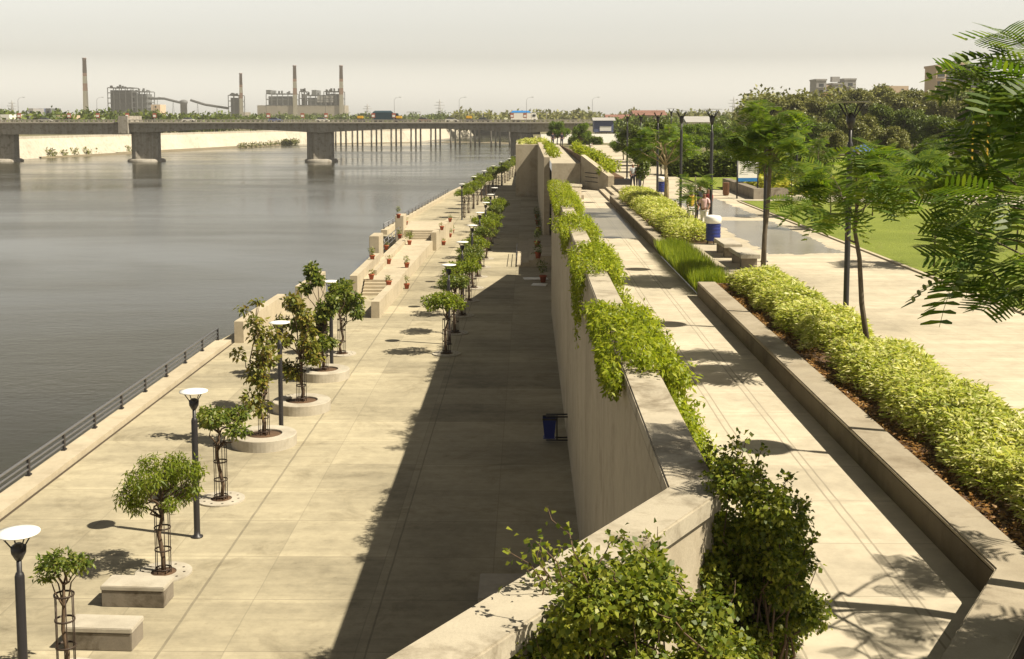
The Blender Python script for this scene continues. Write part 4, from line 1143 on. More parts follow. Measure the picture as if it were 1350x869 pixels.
# vines over the retaining wall: cushions on the coping, tails hanging down the river face
def vine(label, y0, y1, n, tail, seed, spread=0.55, x_in=2.25, top=1.62):
    rng = np.random.default_rng(seed)
    yc = (y0 + y1) / 2
    r = thing('wall_vine', label, 'vine', (1.5, yc, 1.4), group='vines hanging over the retaining wall')
    C, RD = [], []
    k = max(6, int((y1 - y0) * 2.6))
    for i in range(k):
        y = y0 + (y1 - y0) * (i + rng.random()) / k - yc
        f = math.sin(math.pi * min(1, max(0.12, (i + 0.5) / k)))
        C.append((rng.normal() * 0.2 + 0.02, y, 0.10 + 0.16 * f * rng.random())); RD.append((0.34, 0.36, 0.12 + 0.09 * f))
        C.append((0.38 + 0.12 * rng.random(), y + 0.1, -0.05)); RD.append((0.22, 0.38, 0.24))
        C.append((0.42 + 0.3 * rng.random(), y, -0.5 - 0.9 * rng.random())); RD.append((0.22, 0.4, 0.5))
        C.append((0.6 + 0.25 * rng.random(), y, -1.3)); RD.append((0.28, 0.4, 0.4))
        if rng.random() < 0.75:
            t = tail * (0.3 + 0.7 * rng.random()) * f
            C.append((-0.36, y, -0.1)); RD.append((0.13, 0.4, 0.22))
            C.append((-0.36, y, -t * 0.5)); RD.append((0.10, 0.25, t * 0.5))
    V, Fq = clump_leaves(rng, C, RD, n, 0.085, 0.034, out=0.5, droop=0.6, shell=0.3)
    Q = V.reshape(-1, 4, 3)
    Q = Q[~((Q[..., 0] > -0.245) & (Q[..., 0] < 0.235) & (Q[..., 2] < 0.01)).any(1)]
    V = Q.reshape(-1, 3); Fq = np.arange(len(V)).reshape(-1, 4)
    np_mesh('foliage', V, Fq, M['leaf_vine'], r)
    mb = MB()
    for i in range(k):
        y = y0 + (y1 - y0) * rng.random() - yc
        t = tail * rng.random()
        mb.tube([(0.45, y, -1.8), (0.33, y + .05, -0.4), (0.25, y + .1, 0.03), (-0.2, y + .12, 0.04), (-0.27, y + .15, -0.15)], 0.008, 4, caps=False)
    mb.build('stem', M['trunk'], r)
    return r
vine('bright green vine cushion nearest the camera draped over the wall', 15.4, 20.6, 22000, 0.8, 1)
vine('bright green vine with the longest dark tail hanging down the wall', 25.2, 30.2, 18000, 2.4, 2)
vine('bright vine patch third from the near end of the wall', 34.4, 39.2, 13500, 1.3, 3)
vine('bright vine patch fourth from the near end of the wall', 43.4, 51.5, 13000, 0.8, 4)
vine('farthest bright vine below the white topped parapet', 52, 61, 7000, 0.5, 5)

# near bushes: palmate leaf sprays on stems
def bush(label, loc, clumps, n, L, W, leaf, seed, sprigs=(), group=None):
    rng = np.random.default_rng(seed)
    r = thing('leafy_bush', label, 'bush', loc, group=group)
    C = np.array([c[:3] for c in clumps]); RD = np.array([[c[3], c[3], c[3] * c[4]] for c in clumps])
    parts = [clump_leaves(rng, C, RD, n, L, W, out=0.55, up=0.8, droop=0.2, shell=0.42)]
    mb = MB()
    for c in C:
        b = np.array([c[0] * 0.35, c[1] * 0.35, -0.02])
        mb.tube(limb_pts(b, c, rng, 4, 0.05), [0.018, 0.014, 0.011, 0.007, 0.003], 5)
    for (a, b, ln) in sprigs:
        q = limb_pts(a, b, rng, 5, 0.05)
        mb.tube(q, [0.008, 0.007, 0.006, 0.005, 0.004, 0.002], 5)
        q = np.array(q)
        t = rng.random(ln) ** 0.8 * 5; i0 = np.minimum(t.astype(int), 4); fr = (t - i0)[:, None]
        P = q[i0] * (1 - fr) + q[i0 + 1] * fr + rng.normal(size=(ln, 3)) * 0.035
        D = unit(rng.normal(size=(ln, 3)) + np.array([0, 0, 0.1])); N = unit(np.array([0, 0, 0.8]) + rng.normal(size=(ln, 3)) * .5)
        s = 0.7 + 0.7 * rng.random(ln)
        parts.append(leaf_geo(P, D, N, L * s, W * s * 1.1))
    mb.build('stem', M['trunk'], r)
    V, Fq = join(parts)
    np_mesh('foliage', V, Fq, M[leaf], r)
    return r
g = np.random.default_rng(9)
def volume(o, outline, Ys, k, r0, r1):
    """clumps filling the depth range Ys behind a polygon of sight lines"""
    out = []; us = [p[0] for p in outline]; vs = [p[1] for p in outline]
    while len(out) < k:
        u, v = min(us) + (max(us) - min(us)) * g.random(), min(vs) + (max(vs) - min(vs)) * g.random()
        ins = False
        for a in range(len(outline)):
            (x0, y0), (x1, y1) = outline[a], outline[a - 1]
            if (y0 > v) != (y1 > v) and u < (x1 - x0) * (v - y0) / (y1 - y0) + x0: ins = not ins
        if not ins: continue
        p = AT(u, v, Ys[0] + (Ys[1] - Ys[0]) * g.random())
        if p.z < RAMP + 0.05: continue
        out.append((p.x - o[0], p.y - o[1], p.z - o[2], r0 + (r1 - r0) * g.random(), 0.85))
    return out
def sprig(o, uv0, uv1, Y, ln):
    a, b = AT(*uv0, Y), AT(*uv1, Y); return ((a.x - o[0], a.y - o[1], a.z - o[2]), (b.x - o[0], b.y - o[1], b.z - o[2]), ln)
def loose(o, cl, n, ln):
    """random shoots breaking the outline"""
    out = []
    for _ in range(n):
        c = cl[int(g.integers(len(cl)))]
        d = (g.normal() * 0.16, g.normal() * 0.16, 0.22 + 0.28 * g.random())
        out.append(((c[0], c[1], c[2]), (c[0] + d[0], c[1] + d[1], c[2] + d[2]), ln))
    return out
oA = (2.25, 11.2, RAMP)
clA = volume(oA, [(922, 650), (955, 620), (1010, 655), (1038, 645), (1045, 720), (1068, 805), (1020, 856), (900, 856), (910, 720)], (10.5, 12.2), 75, 0.16, 0.25)
bush('dense leafy bush on the ramp beside the sharp corner of the wall', oA, clA, 46000, 0.047, 0.036, 'leaf_bush', 11,
     sprigs=[sprig(oA, (935, 640), (930, 590), 11.6, 70), sprig(oA, (965, 635), (968, 574), 11.6, 90), sprig(oA, (985, 640), (1006, 590), 11.8, 60), sprig(oA, (1020, 665), (1040, 625), 11.6, 80), sprig(oA, (950, 640), (952, 600), 11.4, 80), sprig(oA, (1040, 790), (1076, 800), 11.3, 60), sprig(oA, (1005, 650), (1000, 620), 11.5, 70), sprig(oA, (920, 670), (915, 650), 11.3, 50)] + loose(oA, clA, 40, 26))
oB = (1.0, 8.7, RAMP)
clB = volume(oB, [(650, 880), (705, 815), (750, 765), (800, 725), (850, 745), (885, 775), (930, 810), (975, 860), (960, 960), (590, 960)], (7.7, 9.5), 88, 0.13, 0.23)
bush('large leafy bush in the foreground climbing over the diagonal wall', oB, clB, 46000, 0.047, 0.036, 'leaf_bush', 12,
     sprigs=[sprig(oB, (715, 820), (740, 720), 8.6, 40), sprig(oB, (690, 850), (715, 705), 8.4, 16), sprig(oB, (775, 770), (768, 715), 8.8, 36), sprig(oB, (690, 860), (668, 790), 8.4, 18), sprig(oB, (820, 730), (822, 702), 9.0, 40),
             sprig(oB, (760, 800), (735, 745), 8.7, 30), sprig(oB, (860, 750), (868, 715), 9.2, 40)] + loose(oB, clB, 45, 26))
bush('small sparse reddish shrub in the soil at the right bottom corner', (4.85, 10.9, -0.05), [(0, 0, 0.25, 0.16, 0.8), (0.12, 0.1, 0.45, 0.13, 0.9), (-0.12, -0.1, 0.4, 0.12, 0.9), (0.05, 0, 0.7, 0.1, 1.0)], 420, 0.07, 0.04, 'leaf_dark', 13)
# ================================================================== FEATHERY TREES OF THE UPPER PLAZA
def frond_template(n=13, pl=0.30, w=0.034, droop=0.35, sweep=0.45):
    V, Fq = [], []
    def pt(s): return np.array([s, 0, -droop * s * s])
    for i in range(n):
        s = 0.16 + 0.84 * (i + 0.5) / n
        L = pl * (0.45 + 0.75 * math.sin(math.pi * (0.16 + 0.66 * (i / n))))
        c = pt(s); t = np.array([1, 0, -2 * droop * s]); t = t / np.linalg.norm(t)
        for sg in (-1, 1):
            d = np.array([sweep, sg * 0.9, 0.06]); d = d / np.linalg.norm(d)
            m_ = c + d * L * 0.5 + np.array([0, 0, -0.02 * L / pl]); e = c + d * L + np.array([0, 0, -0.16 * L])
            b = len(V)
            V += [c - t * w * 0.35, c + t * w * 0.35, m_ + t * w * 0.62, m_ - t * w * 0.62, e + t * w * 0.25, e - t * w * 0.25]
            Fq += [(b, b + 1, b + 2, b + 3), (b + 3, b + 2, b + 4, b + 5)]
    # rachis
    r = 0.007
    for i in range(5):
        p, q = pt(i / 5), pt((i + 1) / 5); b = len(V)
        V += [p + np.array([0, r, 0]), q + np.array([0, r, 0]), q - np.array([0, r, 0]), p - np.array([0, r, 0])]
        Fq.append((b, b + 1, b + 2, b + 3))
    return np.array(V), np.array(Fq)
FRONDS = [frond_template(9, 0.38, 0.062, 0.30), frond_template(8, 0.36, 0.07, 0.55), frond_template(9, 0.40, 0.06, 0.12), frond_template(8, 0.38, 0.066, 0.8)]
def place_fronds(rng, P, A, El, L):
    parts = []
    for p, a, e, l in zip(P, A, El, L):
        V, Fq = FRONDS[rng.integers(len(FRONDS))]
        V = V * l * np.array([1, 0.85 + 0.3 * rng.random(), 0.6 + 0.9 * rng.random()])
        ro = rng.normal() * 0.28
        Rm = np.array(Matrix.Rotation(a, 3, 'Z') @ Matrix.Rotation(-e, 3, 'Y') @ Matrix.Rotation(ro, 3, 'X'))
        parts.append((V @ Rm.T + p, Fq))
    return join(parts)
def fern_tree(label, loc, trunk, branches, fl, per, leaf, seed, tr=0.05, barkm='greybark', group=None, start=0.35, name='feathery_tree', spurs=2):
    rng = np.random.default_rng(seed)
    r = thing(name, label, 'tree', loc, group=group)
    mb = MB(); T = [np.array(p, float) for p in trunk]
    mb.tube(T, [tr * (1.2 - 0.6 * i / (len(T) - 1)) for i in range(len(T))], 9)
    P, A, E, L = [], [], [], []
    for (si, end, rad) in branches:
        k = min(len(T) - 2, int(si * (len(T) - 1))); f = si * (len(T) - 1) - k
        s = T[k] * (1 - f) + T[k + 1] * f; end = np.array(end, float)
        q = np.array(limb_pts(s, end, rng, 5, 0.045))
        q[1:5, 2] += np.array([0.03, 0.06, 0.06, 0.03]) * np.linalg.norm(end - s)
        mb.tube(q, [rad, rad * 0.85, rad * 0.68, rad * 0.5, rad * 0.35, rad * 0.18], 6)
        twigs = [(q, start)]
        for _ in range(spurs):
            t = 1 + int(rng.integers(1, 4)); a = rng.random() * 6.28; ln = np.linalg.norm(end - s) * (0.22 + 0.2 * rng.random())
            ax = math.atan2(end[1] - s[1], end[0] - s[0]) + rng.choice([-1, 1]) * (0.5 + 0.7 * rng.random())
            e2 = q[t] + np.array([math.cos(ax) * ln, math.sin(ax) * ln, ln * (0.15 + 0.3 * rng.random())])
            q2 = np.array(limb_pts(q[t], e2, rng, 3, 0.05)); mb.tube(q2, [rad * 0.45, rad * 0.35, rad * 0.25, rad * 0.12], 5)
            twigs.append((q2, 0.25))
        for qq, st in twigs:
            m_ = len(qq) - 1
            seglen = np.linalg.norm(np.diff(qq, axis=0), axis=1).sum()
            nn = max(4, int(per * seglen))
            base = math.atan2(qq[-1][1] - qq[0][1], qq[-1][0] - qq[0][0])
            for j in range(nn):
                t = (st + (1 - st) * (j + rng.random() * 0.6) / nn) * m_; i0 = min(int(t), m_ - 1); fr = t - i0
                P.append(qq[i0] * (1 - fr) + qq[i0 + 1] * fr)
                side = 1 if j % 2 else -1
                A.append(base + side * (0.45 + 0.75 * rng.random())); E.append(0.38 * rng.normal() + 0.1); L.append(fl * (0.75 + 0.5 * rng.random()))
            for j in range(5):
                P.append(qq[-1]); A.append(base + (j - 2) * 0.6 + rng.normal() * 0.2); E.append(0.2 + 0.25 * rng.normal()); L.append(fl * (0.8 + 0.5 * rng.random()))
    mb.build('trunk', M[barkm], r)
    V, Fq = place_fronds(rng, P, A, E, L)
    np_mesh('crown', V, Fq, M[leaf], r)
    return r
def ring_branches(rng, n, rad, z0, z1, si0=0.7, r0=0.02):
    out = []
    for k in range(n):
        a = 2 * math.pi * (k + 0.7 * rng.random()) / n; q = rad * (0.5 + 0.5 * rng.random())
        out.append((si0 + (0.98 - si0) * rng.random(), (q * math.cos(a), q * math.sin(a), z0 + (z1 - z0) * rng.random()), r0))
    return out
# T1: slender tree standing in the break of the near hedge
g = np.random.default_rng(21)
t1 = (6.85, 23.9, -0.05)
def off(u, v, Y, o):
    p = AT(u, v, Y); return (p.x - o[0], p.y - o[1], p.z - o[2])
tk = [(0, 0, 0), off(1136, 400, 23.9, t1), off(1133, 340, 23.9, t1), off(1126, 300, 23.9, t1), off(1132, 255, 23.9, t1)]
br = [(0.62, off(1068, 272, 23.2, t1), 0.022), (0.72, off(1165, 236, 23.4, t1), 0.02), (0.8, off(1090, 225, 24.2, t1), 0.018), (0.98, off(1128, 198, 23.6, t1), 0.02),
      (0.85, off(1180, 265, 24.6, t1), 0.018), (0.9, off(1215, 250, 23.0, t1), 0.018), (0.95, off(1165, 205, 24.6, t1), 0.016), (0.92, off(1085, 252, 24.8, t1), 0.016), (0.95, off(1200, 215, 24.0, t1), 0.016), (0.9, off(1140, 235, 22.6, t1), 0.016)]
fern_tree('slender feathery tree rising from the gap between the two near hedges', t1, tk, br, 0.50, 3.3, 'leaf_fern', 21, 0.05)
# T2: behind the benches
t2 = (7.2, 36.4, -0.02)
g = np.random.default_rng(22)
br = ring_branches(g, 15, 0.95, 3.1, 5.0, 0.6, 0.02) + [(0.98, (0.1, 0, 5.2), 0.02), (0.9, (1.0, 0.2, 2.9), 0.02)]
fern_tree('feathery tree beside the stone benches with two dark stems', t2, [(0, 0, 0), (0.03, 0, 1.2), (0.12, 0, 2.2), (0.16, 0.02, 3.2), (0.16, 0, 3.9)], br, 0.44, 3.4, 'leaf_fern', 22, 0.07)
# foreground tree at the right edge: trunk just outside the frame
tf = (6.05, 11.7, -0.05)
g = np.random.default_rng(23)
def o3(u, v, Y): return off(u, v, Y, tf)
tk = [(0, 0, 0), (0.05, 0, 1.2), (0.0, 0.1, 2.3), (-0.15, 0.05, 3.3), (-0.2, 0, 4.3), (-0.25, 0.1, 5.2)]
br = [(0.45, o3(1285, 305, 11.0), 0.028), (0.45, o3(1300, 350, 10.6), 0.024), (0.72, o3(1308, 118, 11.0), 0.024), (0.82, o3(1318, 80, 11.3), 0.022), (0.6, o3(1300, 215, 11.6), 0.024), (0.7, o3(1345, 160, 11.8), 0.024),
      (0.9, o3(1352, 62, 11.4), 0.022), (0.6, o3(1322, 255, 10.2), 0.024), (0.4, o3(1335, 385, 10.5), 0.022), (0.65, o3(1290, 165, 11.9), 0.022), (0.55, o3(1262, 248, 12.2), 0.02), (0.85, o3(1380, 120, 10.8), 0.024),
      (0.6, (1.3, 0.8, 3.9), 0.03), (0.7, (1.0, -1.6, 4.2), 0.03), (0.8, (0.6, 1.7, 4.8), 0.03), (0.6, (0.2, -1.9, 3.5), 0.03), (0.95, (0.4, -0.6, 5.7), 0.02), (0.9, (-0.9, -1.8, 4.5), 0.02)]
fern_tree('large feathery leaved tree reaching in from the right picture edge, nearest the camera', tf, tk, br, 0.42, 2.0, 'leaf_fern_dark', 23, 0.10, spurs=1, start=0.5)
# a second one beside it nearer the camera: outside the frame, but its shade falls on the near end of the ramp
g = np.random.default_rng(24)
fern_tree('feathery tree outside the right edge shading the near end of the ramp', (7.3, 8.4, -0.05), [(0, 0, 0), (0, 0.1, 1.5), (-0.1, 0, 2.8), (-0.15, 0.1, 4.0)],
          ring_branches(g, 13, 2.0, 2.9, 4.9, 0.6, 0.03), 0.55, 4.5, 'leaf_fern_dark', 24, 0.09)
# T3: pale barked spreading tree with thin leaves
t3 = (7.35, 63, -0.03)
def mk(u, v, Y=63.0): return off(u, v, Y, t3)
br = [(0.98, mk(848, 182), 0.07), (0.98, mk(858, 168), 0.07), (0.98, mk(880, 165), 0.07), (0.98, mk(896, 182), 0.07), (0.98, mk(906, 200), 0.05), (0.98, mk(838, 198), 0.05), (0.98, mk(868, 178, 61.5), 0.05), (0.98, mk(886, 186, 64.5), 0.05)]
fern_tree('pale barked tree with open spreading branches beside the far hedge', t3, [(0, 0, 0), (0.02, 0, 1.2), (-0.05, 0, 2.3)], br, 0.55, 1.9, 'leaf_fern', 25, 0.13, 'palebark', start=0.65)
# saplings on the plaza and lawn
def sapling(label, loc, h, seed, leaf='leaf_fern', n=6, w=0.5, group='young trees of the plaza and lawn'):
    g = np.random.default_rng(seed)
    br = [(0.55 + 0.43 * g.random(), (w * math.cos(a), w * math.sin(a), h * (0.62 + 0.4 * g.random())), 0.012) for a in np.arange(n) * 6.28 / n + g.random()]
    return fern_tree(label, loc, [(0, 0, 0), (0.02, 0, h * 0.35), (-0.02, 0.02, h * 0.7), (0, 0, h)], br, 0.42, 4, leaf, seed, 0.03, group=group, name='young_tree', spurs=1)
sapling('thin stemmed young tree in the hedge left of the blue drum bin', tuple(G(916, 305, 0)), 2.3, 31, n=4, w=0.3)
make_tree('young_tree', 'small dark bushy young tree by the standing pair at the top of the plaza', 2.1, [(0, 0, 1.3, 0.4, 1.1), (0.1, 0, 1.7, 0.32, 1), (-0.15, 0, 1.0, 0.3, 1)], 500, 0.2, 0.11, 'leaf_dark', tuple(G(848, 250, 0)), 0.03, group='young trees of the plaza and lawn', seed=41)
for i, (u, v, h, lb) in enumerate(((1043, 286, 2.6, 'young tree on the lawn near the wet paving, nearer the path'), (1094, 302, 2.4, 'young tree on the lawn between the two lamp posts'), (1231, 352, 3.2, 'young tree alone in the middle of the near lawn'),
                                    (1340, 330, 3.0, 'young tree on the lawn near the right picture edge'), (1195, 268, 2.8, 'young tree by the curving lawn path, left one'), (1255, 264, 2.8, 'young tree by the curving lawn path, right one'),
                                    (1150, 285, 2.6, 'young tree on the lawn right of the near lamp post'), (1020, 254, 3.2, 'young tree in the yellow shrub bed, left one'), (1078, 252, 3.4, 'young tree in the yellow shrub bed, right one'))):
    sapling(lb, tuple(G(u, v, 0)), h, 50 + i, 'leaf_fern', 7, 0.75)

# ================================================================== UPPER PLAZA OBJECTS
uplab = ['lamp post outside the right picture edge whose round shadow lies on the ramp', 'nearest lamp post in view, behind the near hedge', 'lamp post right behind the stone benches and feathery tree', 'lamp post beside the group of people',
         'lamp post left of the group of people', 'lamp post behind the pale barked tree', 'sixth lamp post along the plaza', 'farthest lamp post of the plaza row']
up0 = make_lamp('plaza_lamp', uplab[0], 5.08, 0.068, 0.44, (7.75, 17.3, 0), 'lamp posts along the plaza', 0.3, 0.006, 'dishgrey', 0.004)
for i in range(1, 8):
    Y = (17.3, 28.4, 39.2, 50, 60.6, 71.4, 82, 93)[i]
    X = AT(1119, 260, Y).x if i == 1 else (AT(938, 215, Y).x if i == 3 else 7.8)
    dup(up0, (X, Y, 0), label=uplab[i])
for i, (u, v, Y) in enumerate(((885, 143, 110), (1052, 150, 95), (1000, 152, 120), (960, 158, 140))):
    p = AT(u, v, Y); dup(up0, (p.x, Y, 0), label=['slim lamp post rising left of the pale barked tree', 'slim lamp post beyond the notice board', 'slim far lamp post above the notice board', 'farthest slim lamp post, left of the notice board'][i], scale=(1, 1, p.z / 5.08), group='lamp posts of the far garden')

def stone_bench(label, loc, rz=0.0):
    r = thing('stone_bench', label, 'bench', loc, rz, 'stone benches on the plaza')
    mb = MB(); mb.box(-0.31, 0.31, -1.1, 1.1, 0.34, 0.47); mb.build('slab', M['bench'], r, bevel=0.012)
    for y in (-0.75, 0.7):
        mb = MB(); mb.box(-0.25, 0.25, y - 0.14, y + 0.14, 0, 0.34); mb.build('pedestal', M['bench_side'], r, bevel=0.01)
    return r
p = G(977, 336, 0.47); stone_bench('stone slab bench beside the feathery tree, nearer of two', (p.x + 0.3, p.y + 1.12, 0.004))
p = G(955, 322.5, 0.47); stone_bench('stone slab bench next to the blue drum bin, farther of two', (p.x + 0.3, p.y + 1.12, 0.004))
def drum_bin(label, loc, group='blue drum bins on the plaza'):
    r = thing('drum_bin', label, 'litter bin', loc, group=group)
    prof = [(0.24, 0.13)]
    for k in range(5):
        z = 0.16 + 0.13 * k
        prof += [(0.27, z), (0.285, z + 0.03), (0.27, z + 0.06)]
    prof += [(0.28, 0.83), (0.27, 0.84), (0.0, 0.84)]
    mb = MB(); mb.lathe(prof, 24); mb.build('drum', M['bluebin'], r)
    mb = MB(); mb.lathe([(0.282, 0.79), (0.3, 0.80), (0.3, 1.0), (0.27, 1.06), (0.17, 1.09), (0.15, 1.02), (0.0, 1.01)], 24); mb.build('lid', M['white'], r)
    for k in range(3):
        a = 0.5 + k * 2.094
        mb = MB(); mb.tube([(0.2 * math.cos(a), 0.2 * math.sin(a), 0.14), (0.24 * math.cos(a), 0.24 * math.sin(a), 0)], 0.022, 6); mb.build('foot', M['metal'], r)
    return r
p = G(940, 322, 0); db = drum_bin('blue ribbed drum bin with white lid beside the stone benches', (p.x, p.y, 0))
p = G(872, 256, 0); dup(db, (p.x, p.y, 0), label='blue drum bin at the foot of a lamp post, farther away')

# the park notice board on two posts, low planter wall, yellow shrubs
p = G(985, 262, 0)
r = thing('notice_board', 'white notice board with a blue band on two dark posts by the lawn', 'notice board', (p.x, p.y, 0), 0.12)
for s in (-0.62, 0.62):
    mb = MB(); mb.tube([(s, 0, 0), (s, 0, 2.25)], 0.05, 8); mb.build('post', M['metal'], r)
mb = MB(); mb.box(-0.57, 0.57, -0.035, 0.035, 1.22, 2.2); mb.build('panel', M['white'], r)
mb = MB(); mb.box(-0.57, 0.57, -0.042, -0.037, 1.02, 1.2); mb.box(-0.57, 0.57, -0.035, 0.035, 1.0, 1.215); mb.build('blue_band', M['truckblue'], r)
mb = MB()
for k in range(7): mb.box(-0.48, -0.48 + (0.96 if k != 6 else 0.5), -0.039, -0.036, 2.08 - 0.11 * k, 2.105 - 0.11 * k)
mb.build('text_lines', M['render_grey'], r); r.children[-1].name = 'printed_text'
a, b = G(962, 247, 0), G(1002, 262, 0)
wall_run('planter_wall', 'low dark stone planter wall under the notice board', 'wall', [(a.x, a.y), (b.x, b.y), (b.x + 1.5, b.y + 0.5)], 0.5, -0.1, 0.62, M['bench_side'])
p = G(957, 258, 0); mb = MB(); mb.lathe([(0.14, 0), (0.2, 0.1), (0.2, 0.75), (0.22, 0.78), (0.15, 0.8), (0.14, 0.6), (0, 0.6)], 14)
tag(mb.build('small_bin', M['brownbin']), 'small reddish brown bin at the left end of the planter wall', 'litter bin').location = (p.x, p.y, 0.006)
a, b = G(1010, 256, 0), G(1110, 248, 0)
surf_hedge('yellow_shrubs', 'bed of yellow leaved shrubs behind the notice board at the lawn edge', a.x, b.x, a.y - 1, b.y + 3, 0, 0.9, 12000, 0.3, 0.14, 'leaf_yellow', 61)
# long clipped dark hedge
surf_hedge('clipped_hedge', 'tall dark clipped hedge across the back of the lawn', 11.6, 24.5, 96, 100, 0, 2.1, 30000, 0.24, 0.13, 'leaf_dark', 62, wob=0.1)
surf_hedge('clipped_hedge', 'low dark hedge closing the far end of the plaza', 7.6, 13.5, 214, 218, 0, 1.5, 6000, 0.32, 0.18, 'leaf_dark', 63, wob=0.1)
surf_hedge('clipped_hedge', 'second dark hedge farther right behind the garden path', 30, 60, 97, 100.5, 0, 1.6, 26000, 0.3, 0.16, 'leaf_dark', 64, wob=0.1)
# shrubs on the planted bank, on the deck edge, on the bastion
def shrub_patch(label, pts, n, L, W, leaf, seed, name='shrub_bed', loc=None):
    rng = np.random.default_rng(seed)
    loc = loc or pts[0][:3]
    r = thing(name, label, 'shrubs', loc)
    C = [(x - loc[0], y - loc[1], z - loc[2]) for x, y, z, *_ in pts]; RD = [(p[3], p[3], p[3] * 0.75) for p in pts]
    V, Fq = clump_leaves(rng, C, RD, n, L, W, out=0.5, up=0.8, shell=0.4); np_mesh('foliage', V, Fq, M[leaf], r)
g = np.random.default_rng(71)
pts = []
for k in range(60):
    y = 85.3 + 40 * g.random() ** 1.3; x = 4.7 + 1.8 * g.random()
    if y < 88.6: x = 5.4 + 1.2 * g.random()
    zt = 0.65 + (1.0 if x < 5.4 else 0.35) * min(1, (y - 84.5) / 4)
    pts.append((x, y, zt + 0.25, 0.42 + 0.2 * g.random()))
shrub_patch('green shrubs covering the planted bank above the sloping wall', pts, 5200, 0.24, 0.11, 'leaf_vine', 72, loc=(5.5, 88, 0.6))
pts = [(2.1 + 0.5 * g.random(), 100 + 40 * g.random(), 1.65 + 0.2 * g.random(), 0.45) for _ in range(16)]
shrub_patch('pale green shrubs along the left edge of the raised deck', pts, 1600, 0.26, 0.12, 'leaf_vine', 73, loc=(2.3, 104, 1.37))
pts = [(-1.2 + 3.8 * g.random(), 155 + 12 * g.random(), 1.5 + 0.25 * g.random(), 0.42) for _ in range(22)]
shrub_patch('pale yellow green shrubs along the top of the square bastion', pts, 1900, 0.28, 0.13, 'leaf_hedge', 74, loc=(0.5, 156, 1.3))
pts = [(-160 + 20 * f + 3 * g.random(), 392 + 120 * f, WATER + 1.2, 1.3 + g.random()) for f in np.linspace(0, 0.75, 14)] + [(-120 + 8 * g.random(), 560 + 30 * g.random(), WATER + 1.5, 1.6) for _ in range(10)] + [(-126 + 6 * f, 520 + 50 * f, WATER + 1.2, 1.2) for f in np.linspace(0, 1, 9)]
shrub_patch('green reeds along the muddy foot of the far embankment', pts, 3600, 1.0, 0.4, 'leaf_olive', 75, name='reed_bed', loc=(-150, 420, WATER))

# ================================================================== PEOPLE
def skin_mesh(name, joints, bones, mat_, parent, sub=2):
    """joints {n:(xyz, r)}; grows one smooth surface over the bones"""
    bm = bmesh.new(); lay = bm.verts.layers.skin.verify(); vs = {}
    for i, (k, (co, rr)) in enumerate(joints.items()):
        v = bm.verts.new(co); v[lay].radius = (rr, rr) if not isinstance(rr, tuple) else rr; v[lay].use_root = (i == 0); vs[k] = v
    for a, b in bones: bm.edges.new((vs[a], vs[b]))
    me = bpy.data.meshes.new('tmp'); bm.to_mesh(me); bm.free()
    o = bpy.data.objects.new('tmp', me); COL.objects.link(o)
    o.modifiers.new('s', 'SKIN').use_smooth_shade = True
    sb_ = o.modifiers.new('u', 'SUBSURF'); sb_.levels = sub; sb_.render_levels = sub
    dg = bpy.context.evaluated_depsgraph_get()
    me2 = bpy.data.meshes.new_from_object(o.evaluated_get(dg))
    bpy.data.objects.remove(o); bpy.data.meshes.remove(me)
    me2.name = name; me2.materials.clear(); me2.materials.append(mat_)
    for p_ in me2.polygons: p_.use_smooth = True
    return link(name, me2, None, parent)
